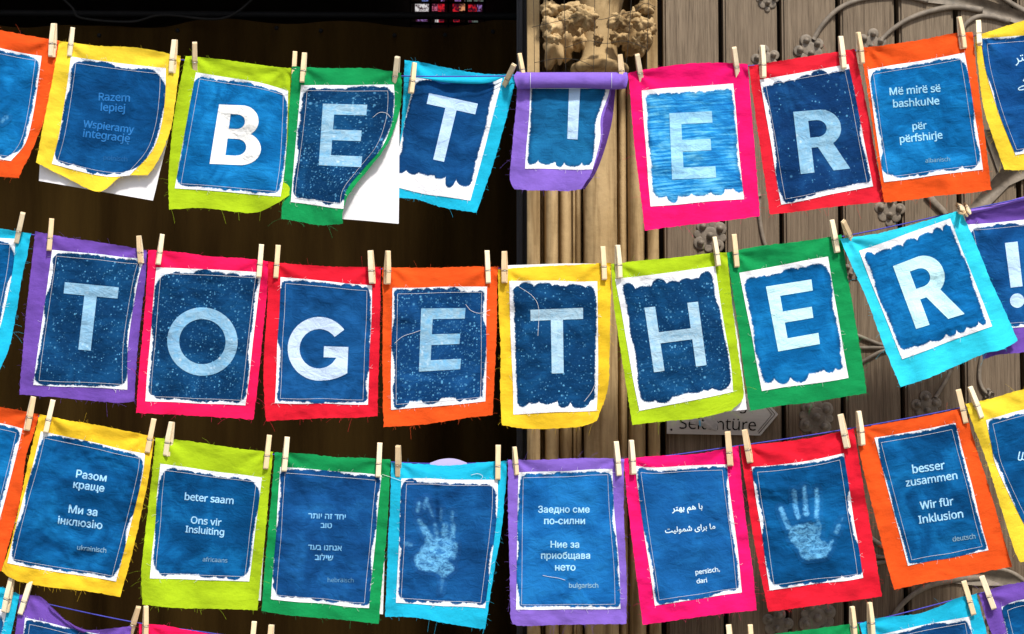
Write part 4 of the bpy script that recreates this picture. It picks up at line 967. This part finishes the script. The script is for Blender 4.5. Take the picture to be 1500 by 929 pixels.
# ======== third row
flag(3, 'orange flag cut by the left edge, third row', ORANGE, [(-110, 580), (57, 606.7), (2, 837), (-160, 815)], [(-92, 605), (33, 628), (-16, 800), (-132, 780)], {'r': [(48, 640), (38.6, 667), (29, 736), (12, 800)], 't': [(0, 596)]}, {'r': [(28, 650), (22, 675), (0, 759)], 't': [(0, 620)]}, tone=AZURE)
flag(3, 'yellow flag lettered Разом краще in Cyrillic', GOLD, [(58, 606.7), (226, 639.6), (176, 874.5), (2, 836.7)], [(60, 632), (212.6, 664.7), (170, 852), (10.8, 825)], {'r': [(222, 670), (214.5, 717), (194, 809)], 'l': [(50, 640), (42, 674), (19, 782)], 'b': [(23, 850), (70, 860), (125, 866)]}, {'r': [(208, 700), (190, 775)]}, z=4, tone=MID, m=(3, 4, 3, 2), rad=12, sc=(3, 3), amp=1.5,
     texts=[('Разом', 134, 697, 45, 8, .03), ('краще', 130, 715, 46, 8, .03), ('Ми за', 121.7, 748, 42.5, 7, .03), ('інклюзію', 117.5, 765.5, 65.7, 7, .03), ('ukrainisch', 134.5, 804, 43, 6, .012)], lifts=[(180, 720, 60, 20, 4), (150, 770, 70, 22, -4)])
flag(3, 'lime flag lettered beter saam', LIME, [(228, 641.5), (400, 662), (377, 894), (208.7, 886)], [(235, 679.4), (383.8, 699.5), (365, 852), (219.5, 847.5)], {'l': [(222, 700), (212.6, 782), (207, 840)], 'r': [(394, 720), (388.4, 786)], 'b': [(260, 891), (320, 892)]}, tone=MID, m=(7, 6, 4, 5), rad=20, sc=(5, 5),
     texts=[('beter saam', 306.5, 730, 72, 5, .026), ('Ons vir', 302, 763.5, 45, 5, .026), ('Insluiting', 300, 778.5, 57, 5, .026), ('africaans', 315, 820, 36, 3, .01)], paper=[dict(c=[(260, 700), (392, 720), (382, 880), (240, 870)], d=-6)])
flag(3, 'green flag lettered in Hebrew', GREEN, [(402.6, 663), (572, 673.5), (554.7, 914), (383, 895)], [(410.5, 684), (559, 696), (540.6, 891), (396.8, 878)], {'l': [(398, 720), (388, 830)], 'r': [(568, 760), (560, 850)], 'b': [(430, 902), (500, 908)]}, z=4, tone=((.0035, .034, .125), (.006, .062, .21), (.012, .11, .32)), m=(3, 3, 4, 5), rad=14, sc=(4, 4), amp=1.15, tcol=(.17, .42, .68),
     texts=[(A_('יחד זה יותר'), 479, 756.6, 55, 2, .026), (A_('טוב'), 478, 770, 16.5, 2, .026), (A_('אנחנו בעד'), 476, 802.5, 49.5, 2, .026), (A_('שילוב'), 474.7, 816, 27, 2, .026), ('hebräisch', 499, 849.7, 38, 1, .01)], paper=[dict(c=[(450, 700), (566, 700), (561, 900), (440, 890)], d=-6)])
HL = dict(soft=1.35, box=(584, 715, 688, 880), caps=[(628, 812, 650, 808, 15, 14, 1.), (622, 822, 650, 830, 15, 11, 1.), (630, 800, 652, 798, 10, 11, .9), (618, 820, 613, 818, 7, 6, .9), (650, 838, 660, 832, 8, 6, .95), (664, 815, 666, 798, 5, 5, .8),
    (628, 788, 621, 774, 6, 5.5, .9), (618, 770, 614, 763, 3.4, 3.6, .7), (640, 786, 637, 768, 4, 3, .55), (634, 756, 628, 740, 2.4, 2.6, .5), (651, 784, 652, 770, 5.5, 5, .75), (662, 788, 664, 770, 4.4, 4.2, .8), (612, 748, 614, 738, 3.2, 3.6, .6), (622, 744, 625, 731, 2.6, 3, .55), (646, 762, 646, 746, 2.2, 2, .55), (662, 762, 663, 750, 2.4, 2.2, .65), (594, 796, 602, 798, 3.6, 2.5, .7), (648, 850, 646, 868, 3, 1.5, .4)])
flag(3, 'cyan flag with a blurred pale handprint', CYAN, [(573, 677), (742.5, 675), (710.6, 922), (564, 903.6)], [(588, 701), (729, 703), (710.6, 891), (580, 883)], {'r': [(742, 700), (739, 730), (735, 775), (725, 830), (717, 880)], 'b': [(610, 905), (658, 914)], 't': [(620, 680), (660, 682), (700, 678)]}, {'r': [(729, 740), (725, 782), (716, 850)]}, tone=((.0035, .036, .13), (.006, .068, .225), (.012, .12, .35)), m=(5, 4, 3, 4), rad=18, sc=(6, 6), hand=HL, streak=.6,
     paper=[dict(c=[(630, 678), (684, 678), (690, 700), (625, 700)], m={'t': [(645, 673), (660, 671.5), (672, 673.5)]}, d=-5, mat=M_PAPER_SHADED)], lo=[[(560, 695), (575, 700), (590, 705), (606, 706)], [(690, 696), (700, 694), (707, 698), (704, 703)]], lifts=[(625, 742, 10, 26, 4), (637, 746, 5, 26, -5), (648, 760, 8, 22, 3)])
flag(3, 'violet flag lettered Заедно сме in Cyrillic', VIOLET, [(744, 673.5), (914, 672), (917.4, 914), (751, 914)], [(759.5, 692), (897, 687), (909, 892), (756, 893)], {'l': [(744, 730), (746, 816), (747.5, 891), (748, 905)], 'b': [(765, 917), (800, 916), (840, 915)], 'r': [(914, 760), (918, 850)]}, {'r': [(900, 750), (907, 830)]}, z=4, tone=((.004, .07, .25), (.009, .125, .38), (.015, .18, .48)), m=(2, 3, 5, 4), rad=9, sc=(3, 3), streak=.5, tcol=(.34, .62, .84),
     texts=[('Заедно сме', 826, 747, 75.5, 0, .03), ('по-силни', 827, 764, 60, 0, .03), ('Ние за', 827.5, 797.5, 42, 0, .03), ('приобщава', 828.5, 815, 72, 0, .03), ('нето', 828, 832, 30, 0, .03), ('bulgarisch', 855, 858.5, 43, 0, .012)], lo=[[(795, 843), (805, 845), (818, 847), (828, 850)]])
flag(3, 'pink flag lettered in Persian script', PINK, [(913, 672), (1082, 653), (1108.7, 894), (941.5, 915.6)], [(930, 682.8), (1065, 680.4), (1086.7, 868), (959.3, 887.4)], {'t': [(960, 668), (1020, 665)], 'r': [(1090, 740), (1102, 830)], 'l': [(922, 760), (933, 850)]}, {'t': [(960, 685), (1010, 682)], 'r': [(1069, 720), (1080, 800)]}, z=0, tone=((.004, .055, .20), (.008, .095, .30), (.014, .15, .42)), m=(2, 3, 3, 3), rad=10, sc=(3, 3), streak=.4, blotch=1.6, amp=1.2, tcol=(.60, .78, .92),
     texts=[('\uFEAE\uFE98\uFEEC\uFE91 \uFEE2\uFEEB \uFE8E\uFE91', 1006.7, 745.5, 45, -5, .03), ('\uFE96\uFBFF\uFEDF\uFEEE\uFEE4\uFEB7 \uFBFC\uFE8D\uFEAE\uFE91 \uFE8E\uFEE3', 1011, 775, 74, -5, .03), ('persisch,', 1036.5, 837, 36, -8, .021), ('dari', 1028, 850.5, 15.5, -7, .021)])
HR = dict(box=(1130, 700, 1245, 832), caps=[(1171, 784, 1188, 800, 16, 17, 1.), (1186, 776, 1192, 780, 12, 11, .85), (1184, 808, 1205, 809, 13, 9, 1.), (1205, 800, 1213, 803, 8, 5, .9), (1155, 772, 1148, 756, 4.5, 4, .85), (1147, 752, 1144, 745, 4, 3.6, .8), (1169, 757, 1165, 742, 4.2, 3.8, .9), (1165, 738, 1163, 720, 3.8, 3.6, .8), (1181, 752, 1180, 740, 4.6, 4, .95), (1179, 733, 1178, 714, 3.8, 3.4, .8), (1196, 756, 1197, 735, 3.8, 3.6, .9), (1197, 731, 1196, 717, 3.6, 3.2, .8), (1200, 772, 1198, 762, 4, 3, .6), (1216, 798, 1219, 793, 3.4, 2.6, .9), (1225, 779, 1229, 770, 4, 3.4, .6), (1233, 762, 1234, 760, 1.5, 1.2, .7)])
flag(3, 'red flag with a sharp pale handprint of spread fingers', RED, [(1084, 653), (1250.6, 628), (1292, 873.7), (1125.5, 896.8)], [(1101, 684), (1236, 664), (1264.5, 846.7), (1127.5, 865)], {'t': [(1130, 649), (1190, 641)], 'l': [(1092, 710), (1106, 800)]}, {'t': [(1140, 681), (1190, 674)]}, z=5, tone=MID, m=(3, 1, 2, 3), rad=12, sc=(1, 5), hand=HR, blotch=1.5, streak=.5, amp=1.3, lifts=[(1160, 735, 60, 14, -5), (1175, 765, 50, 14, 3)])
flag(3, 'orange flag lettered besser zusammen in German', ORANGE, [(1252, 628), (1413.5, 597.7), (1483, 830), (1310, 863.8)], [(1281, 641.4), (1399.6, 619.6), (1448, 806), (1330, 829)], {'l': [(1265, 690), (1282, 758), (1300, 830)], 't': [(1300, 620), (1360, 609)]}, z=0, tone=MID, m=(3, 2, 4, 1), rad=4, sc=(1.5, 1), streak=.4, tcol=(.32, .59, .82),
     texts=[('besser', 1360, 684, 48, -8, .03), ('zusammen', 1364.5, 703, 76.5, -8.5, .03), ('Wir für', 1372, 737, 49.5, -8, .03), ('Inklusion', 1378, 756.5, 66, -8, .03), ('deutsch', 1412, 787.5, 33.8, -8, .013)])
flag(3, 'yellow flag cut by the right edge, third row', YELLOW, [(1414.6, 591.8), (1590, 553), (1650, 790), (1495, 824)], [(1444.4, 615.6), (1575, 585), (1625, 790), (1519, 800)], {'l': [(1428, 630), (1445, 675), (1473, 766), (1488, 812)], 't': [(1455, 583), (1500, 570)]}, {'l': [(1452, 650), (1461, 687), (1500, 768)], 't': [(1500, 600)]}, z=5, tone=MID, m=(0, 5, 3, 2), rad=7, sc=(3, 3), tcol=(.42, .70, .90),
     texts=[('ሠ', 1497.5, 669, 12, 12, .01)])
# ======== bottom row
flag(4, 'cyan flag cut by the left edge, bottom row', CYAN, [(-140, 838), (29, 871), (-15, 1080), (-190, 1060)], [(-120, 865), (10, 895), (-30, 1060), (-165, 1030)], {'t': [(-60, 850), (0, 860)]}, z=-2, tone=MID)
def sag_purple(F, root):
    fold(F, root, 'folded_top', [(70, 884), (128, 924), (122, 928), (80, 893)], {'t': [(83, 897), (104, 914)], 'b': [(95, 908), (110, 922)]}, lambda U, V, x, y: F.d(x, y) + 3 + 4 * np.sin(np.pi * V), DPURPLE, 24, 8)
flag(4, 'purple flag sagging between its pegs, bottom row left', PURPLE, [(29, 871.5), (193, 917), (170, 1120), (0, 1085)], [(36.7, 905), (180, 936), (150, 1100), (18, 1060)], {'t': [(45, 872), (62, 876), (84, 898), (105, 914), (128, 923), (160, 921)], 'l': [(26, 900), (15, 980)]}, {'t': [(70, 912), (110, 922)]}, z=3, tone=((.003, .03, .11), (.005, .055, .18), (.01, .1, .3)), m=(4, 3, 4, 4), rad=6, extra=sag_purple)
flag(4, 'pink flag of which only the top hem shows, bottom row left', CRIMSON, [(204, 914), (378, 934), (360, 1150), (190, 1130)], [(220, 942), (362, 962), (345, 1125), (208, 1110)], {'t': [(240, 916), (270, 922), (320, 930)]}, z=0, tone=NAVY)
flag(4, 'red flag hanging below the frame, bottom row', RED, [(390, 940), (556, 958), (550, 1170), (385, 1160)], [(410, 962), (540, 980), (535, 1150), (402, 1140)], z=3)
flag(4, 'orange flag hanging below the frame, bottom row', ORANGE, [(562, 956), (735, 962), (728, 1180), (560, 1175)], [(580, 985), (718, 990), (712, 1155), (578, 1150)])
flag(4, 'yellow flag hanging below the frame, bottom row', GOLD, [(740, 962), (905, 957), (905, 1175), (745, 1180)], [(758, 988), (888, 984), (888, 1150), (762, 1155)], z=3)
flag(4, 'lime flag hanging below the frame, bottom row', LIME, [(910, 956), (1080, 938), (1100, 1155), (935, 1175)], [(930, 980), (1062, 965), (1080, 1130), (950, 1150)])
flag(4, 'green flag of which only the top hem shows, bottom row right', GREEN, [(1086, 938), (1257, 912.5), (1290, 1130), (1120, 1155)], [(1105, 965), (1240, 940), (1268, 1105), (1135, 1130)], {'t': [(1120, 931), (1180, 923)]}, z=3)
flag(4, 'cyan flag with navy print, bottom row right', CYAN, [(1259, 913.5), (1431, 869.8), (1475, 1090), (1305, 1120)], [(1280, 932), (1420, 903.5), (1450, 1070), (1325, 1090)], {'t': [(1290, 905), (1340, 900), (1375, 889), (1400, 877)], 'r': [(1438, 900), (1446, 930)]}, {'t': [(1306, 926), (1360, 914)]}, z=0, tone=((.003, .03, .11), (.005, .055, .18), (.01, .1, .3)), m=(2, 2, 3, 3), rad=5)
flag(4, 'purple flag cut by the lower right corner of the photo', PURPLE, [(1434, 871), (1600, 832), (1650, 1050), (1490, 1090)], [(1467, 889), (1600, 865), (1630, 1030), (1512, 1060)], {'t': [(1465, 859), (1500, 852)], 'l': [(1444, 905), (1462, 960)]}, {'t': [(1500, 878)], 'l': [(1470, 905), (1484, 960)]}, z=3, tone=MID, m=(5, 3, 4, 4), rad=10)

# ------------------------------------------------------------------ clothes lines
LINES = {1: [(-400, -40), (-100, 35), (87, 65), (268, 88), (428, 104), (588, 111.5), (745, 111.5), (918, 108), (1095, 97), (1255, 74), (1427, 53), (1600, 20), (1900, -60)],
         2: [(-400, 262), (-100, 322), (48, 344), (215, 371), (392, 387), (556, 394), (730, 393.5), (810, 388.5), (896, 388), (1065, 372), (1232, 347), (1410, 309), (1500, 290), (1600, 268), (1900, 200)],
         3: [(-400, 520), (-100, 585), (57, 610), (228, 645), (401, 666), (572, 677), (660, 679.5), (743, 677), (914, 674), (1083, 653), (1251, 627), (1414, 596), (1600, 553), (1900, 480)],
         4: [(-400, 760), (-100, 845), (29, 873), (70, 885), (193, 911), (290, 925), (380, 937), (560, 957), (750, 963), (920, 956), (1085, 938), (1258, 913), (1433, 870), (1600, 832), (1900, 750)]}
HEI = {1: 'top', 2: 'second', 3: 'third', 4: 'bottom'}
for r_, pts in LINES.items():
    s_ = spline(pts, 300); dd = np.full(300, -8.0)
    if r_ == 1: dd = dd + 21 * np.exp(-((s_[:, 0] - 665) / 85) ** 4)
    if r_ == 2: dd = dd + 13 * np.exp(-((s_[:, 0] - 1500) / 70) ** 4)
    m = MB(); m.tube(P(s_[:, 0], s_[:, 1], -dd * MM), .0014, 6); o = m.build('clothes_line', M_CORD)
    tag(o, {1: 'blue cord holding the topmost row of flags', 2: 'blue cord holding the second row of flags spelling together', 3: 'blue cord holding the third row of flags with handprints', 4: 'blue cord holding the lowest row of flags, sagging out of frame'}[r_], 'cord', 'blue clothes lines')

# ------------------------------------------------------------------ pegs
def prong_mesh():
    bm = bmesh.new()
    prof_ = [(-.036, .0006), (-.036, .0040), (-.0335, .0058), (-.012, .0066), (-.008, .0058), (-.005, .0066), (.004, .0064), (.034, .0036), (.036, .0026), (.036, .0006), (.0, .0014), (-.014, .0008), (-.017, .0018), (-.021, .0008)]
    w_ = .0052; fr = [bm.verts.new((-w_, -y, z_)) for z_, y in prof_]; bk = [bm.verts.new((w_, -y, z_)) for z_, y in prof_]; n = len(prof_)
    bm.faces.new(fr[::-1]); bm.faces.new(bk)
    for i in range(n): bm.faces.new((fr[i], fr[(i + 1) % n], bk[(i + 1) % n], bk[i]))
    bmesh.ops.recalc_face_normals(bm, faces=bm.faces[:])
    bmesh.ops.bevel(bm, geom=[e for e in bm.edges if e.calc_length() > .004], offset=.00045, segments=1, affect='EDGES')
    me = bpy.data.meshes.new('prong'); bm.to_mesh(me); bm.free(); me.materials.append(M_PEG); return me
ME_PRONG = prong_mesh()
sp = MB(); t = np.linspace(0, 2 * math.pi * 4, 60)
sp.tube(np.stack([np.linspace(-.0060, .0058, 60), .0019 * np.cos(t), -.007 + .0019 * np.sin(t)], -1), .00075, 5)
sp.tube(np.array([(-.0058, .0019, -.007), (-.0062, -.004, -.0078), (-.0058, -.0074, -.0086), (.0058, -.0074, -.0086), (.0062, -.004, -.0078), (.0058, .0019, -.007)]), .00075, 5)
sp.tube(np.array([(-.0056, .0026, -.007), (-.0060, .0050, -.0078), (-.0056, .0074, -.0086), (.0056, .0074, -.0086), (.0060, .0050, -.0078)]), .00075, 5)
o_ = sp.build('spring', M_STEEL); ME_SPRING = o_.data; bpy.data.objects.remove(o_)
PEGS = []
def peg(row, x0, y0, x1, y1, lab, z=6.0, yaw=None, tilt=None, splay=0.):
    L = math.hypot(x1 - x0, y1 - y0); ang = math.atan2(x0 - x1, -(y0 - y1))          # lean in the picture plane
    root = empty('clothes_peg', P((x0 + x1) / 2, (y0 + y1) / 2, -z * MM)); tag(root, lab, 'clothes peg', 'wooden clothes pegs')
    yaw = random.uniform(-34, 34) if yaw is None else yaw
    if tilt is None: tilt = 0.
    root.rotation_mode = 'XYZ'
    root.rotation_euler = (Matrix.Rotation(ang, 4, 'Y') @ Matrix.Rotation(R(tilt), 4, 'X') @ Matrix.Rotation(R(yaw), 4, 'Z')).to_euler()
    k = 1.0 if tilt else min(1.05, max(.85, L / 48.))
    root.scale = (k, k, k)
    a = bpy.data.objects.new('prong', ME_PRONG); COL.objects.link(a); a.parent = root; a.location = (0, -.0006, 0); a.rotation_euler = (R(1.5 + splay), 0, 0)
    b = bpy.data.objects.new('prong', ME_PRONG); COL.objects.link(b); b.parent = root; b.location = (.0006, .0006, .0004); b.rotation_euler = (R(-3 - splay), 0, R(180))
    c = bpy.data.objects.new('spring', ME_SPRING); COL.objects.link(c); c.parent = root
    PEGS.append(root)
LT = 'wooden %s peg of the %s'
def two(row, name, l, r, **kw):
    if l: peg(row, *l[:4], LT % ('left', name), **(l[4] if len(l) > 4 else {}))
    if r: peg(row, *r[:4], LT % ('right', name), **(r[4] if len(r) > 4 else {}))
two(1, 'orange flag cut by the left edge, top row', None, (79, 34, 76, 84.5, dict(yaw=-20)))
two(1, 'yellow flag lettered Razem', (105.5, 40, 102, 83, dict(yaw=28, splay=3, z=10)), (256, 58, 252, 108, dict(yaw=-15, z=10)))
two(1, 'lime flag with letter B', (286, 70, 284, 100, dict(tilt=28, yaw=20)), (432, 75, 430, 118, dict(z=3, yaw=5)))
two(1, 'green flag with curled letter E', (446, 77, 443, 121.7, dict(z=13)), (582.6, 89, 578, 122.4, dict(tilt=30, yaw=-12, z=13)))
two(1, 'cyan flag with letter T under the line', (606.7, 91.5, 602, 137.5, dict(yaw=24, z=8)), (752, 100, 739, 121, dict(tilt=52, yaw=0, z=6)))
two(1, 'rolled up purple flag', (761, 81, 767, 115, dict(yaw=18, z=9)), (908.5, 80, 911.5, 120, dict(yaw=-25, z=14)))
two(1, 'pink flag with streaky letter E', (932.6, 84, 940, 119.4, dict(tilt=30, yaw=8, z=11)), (1074, 72.7, 1081, 112, dict(tilt=24, yaw=10, z=11)))
two(1, 'red flag with letter R in the top row', (1116, 66, 1117.7, 115), (1231, 52.7, 1235.6, 101.7, dict(yaw=12)))
two(1, 'orange flag lettered bashkuNe', (1256, 47, 1262.7, 94, dict(yaw=30, splay=2, z=11)), (1404, 24.5, 1412, 72, dict(yaw=25, z=11, splay=2)))
two(1, 'yellow flag cut by the right edge, top row', (1437, 30, 1431, 66, dict(tilt=-35, yaw=-20, z=6, splay=4)), (1585, 0, 1592, 46))
two(2, 'cyan flag cut by the left edge, second row', None, (34, 316, 23, 351, dict(tilt=20, yaw=22)))
two(2, 'purple flag with speckled letter T', (75, 320, 72, 368, dict(yaw=22)), (204, 345.5, 206, 386, dict(yaw=-20, splay=4)))
two(2, 'pink flag with letter O', (237, 343, 231.6, 388, dict(yaw=24, z=11)), (382.6, 358, 379, 407, dict(yaw=14, z=11)))
two(2, 'red flag with letter G', (407, 359, 404, 407.7, dict(yaw=12)), (543, 367, 545, 416, dict(yaw=-14, splay=2)))
two(2, 'orange flag with letter E in the second row', (566, 367.5, 569, 416.6, dict(yaw=34, splay=7, z=10)), (713, 367, 715, 415.5, dict(yaw=10, z=10)))
two(2, 'yellow flag with letter T in the second row', (739, 368, 739, 415), (882.7, 361, 885, 410.6))
two(2, 'lime flag with letter H', (904, 359, 907, 408, dict(z=10)), (1046, 347, 1052, 390, dict(yaw=16, z=10)))
two(2, 'green flag with clean letter E', (1075, 343, 1079, 392), (1218, 322, 1226, 370.6, dict(yaw=12)))
two(2, 'askew cyan flag with letter R', (1232.5, 327, 1250, 354, dict(tilt=42, yaw=20, z=15)), (1408, 298, 1404, 312, dict(tilt=-70, yaw=0, z=10)))
two(2, 'purple flag with the exclamation mark', (1418, 299, 1413, 314, dict(tilt=-66, yaw=30, z=2)), (1585, 255, 1590, 300))
two(3, 'orange flag cut by the left edge, third row', None, (48, 581, 39.4, 631))
two(3, 'yellow flag lettered in Cyrillic', (77, 586, 67, 634, dict(yaw=18, z=10)), (225, 613, 215.6, 664, dict(yaw=15, z=10)))
two(3, 'lime flag lettered beter saam', (252, 618, 244, 668.5), (394, 637.6, 389, 687, dict(yaw=16)))
two(3, 'green flag lettered in Hebrew', (420, 640, 415.7, 691, dict(yaw=20, z=10)), (556, 649, 553.7, 699, dict(yaw=10, z=10)))
two(3, 'cyan flag with blurred handprint', (583.6, 657, 583, 694, dict(tilt=20, yaw=-10)), (729.5, 652, 729, 703, dict(yaw=4)))
two(3, 'violet flag lettered in Cyrillic', (752.6, 655, 757, 696, dict(yaw=26, splay=3, z=10)), (902, 647, 906.4, 697, dict(yaw=14, z=10)))
two(3, 'pink flag lettered in Persian', (924, 645, 927, 695), (1066, 632, 1069.5, 683))
two(3, 'red flag with sharp handprint', (1091, 629.6, 1098.7, 678, dict(z=11)), (1231.6, 607, 1240.7, 656.5, dict(z=11)))
two(3, 'orange flag lettered besser zusammen', (1256.6, 602.5, 1263, 652.5, dict(yaw=24, splay=2)), (1404, 570.7, 1414.6, 620))
two(3, 'yellow flag cut by the right edge, third row', (1420.6, 566.8, 1437, 612.4, dict(yaw=14, z=11)), (1575, 528, 1588, 576))
two(4, 'cyan flag cut by the left edge, bottom row', None, (17.4, 846, 7, 897.7, dict(z=10)))
two(4, 'sagging purple flag', (44.4, 851, 30, 900, dict(z=9)), (203, 891, 190, 928, dict(tilt=20, yaw=25, z=5)))
two(4, 'pink flag in the bottom row', (212, 888, 214, 935, dict(z=14, splay=7, yaw=30)), (372, 911, 368, 960))
two(4, 'red flag in the bottom row', (397.5, 916, 394, 965), (545, 935, 546, 984))
two(4, 'orange flag in the bottom row', (575, 936, 576, 985), (722, 941, 722, 990))
two(4, 'yellow flag in the bottom row', (752, 941, 753, 990), (893, 936, 896, 985))
two(4, 'lime flag in the bottom row', (922, 935, 925, 984), (1067.5, 915.6, 1072, 964))
two(4, 'green flag in the bottom row', (1098.7, 915.6, 1101, 964), (1246.6, 889, 1252, 937, dict(yaw=28, splay=4, z=9)))
two(4, 'cyan flag in the bottom row right', (1272.5, 883, 1278, 932, dict(yaw=28, splay=3)), (1411.5, 850, 1426, 902))
two(4, 'purple flag in the lower right corner', (1438, 843, 1456, 893, dict(z=9)), (1585, 805, 1600, 853))
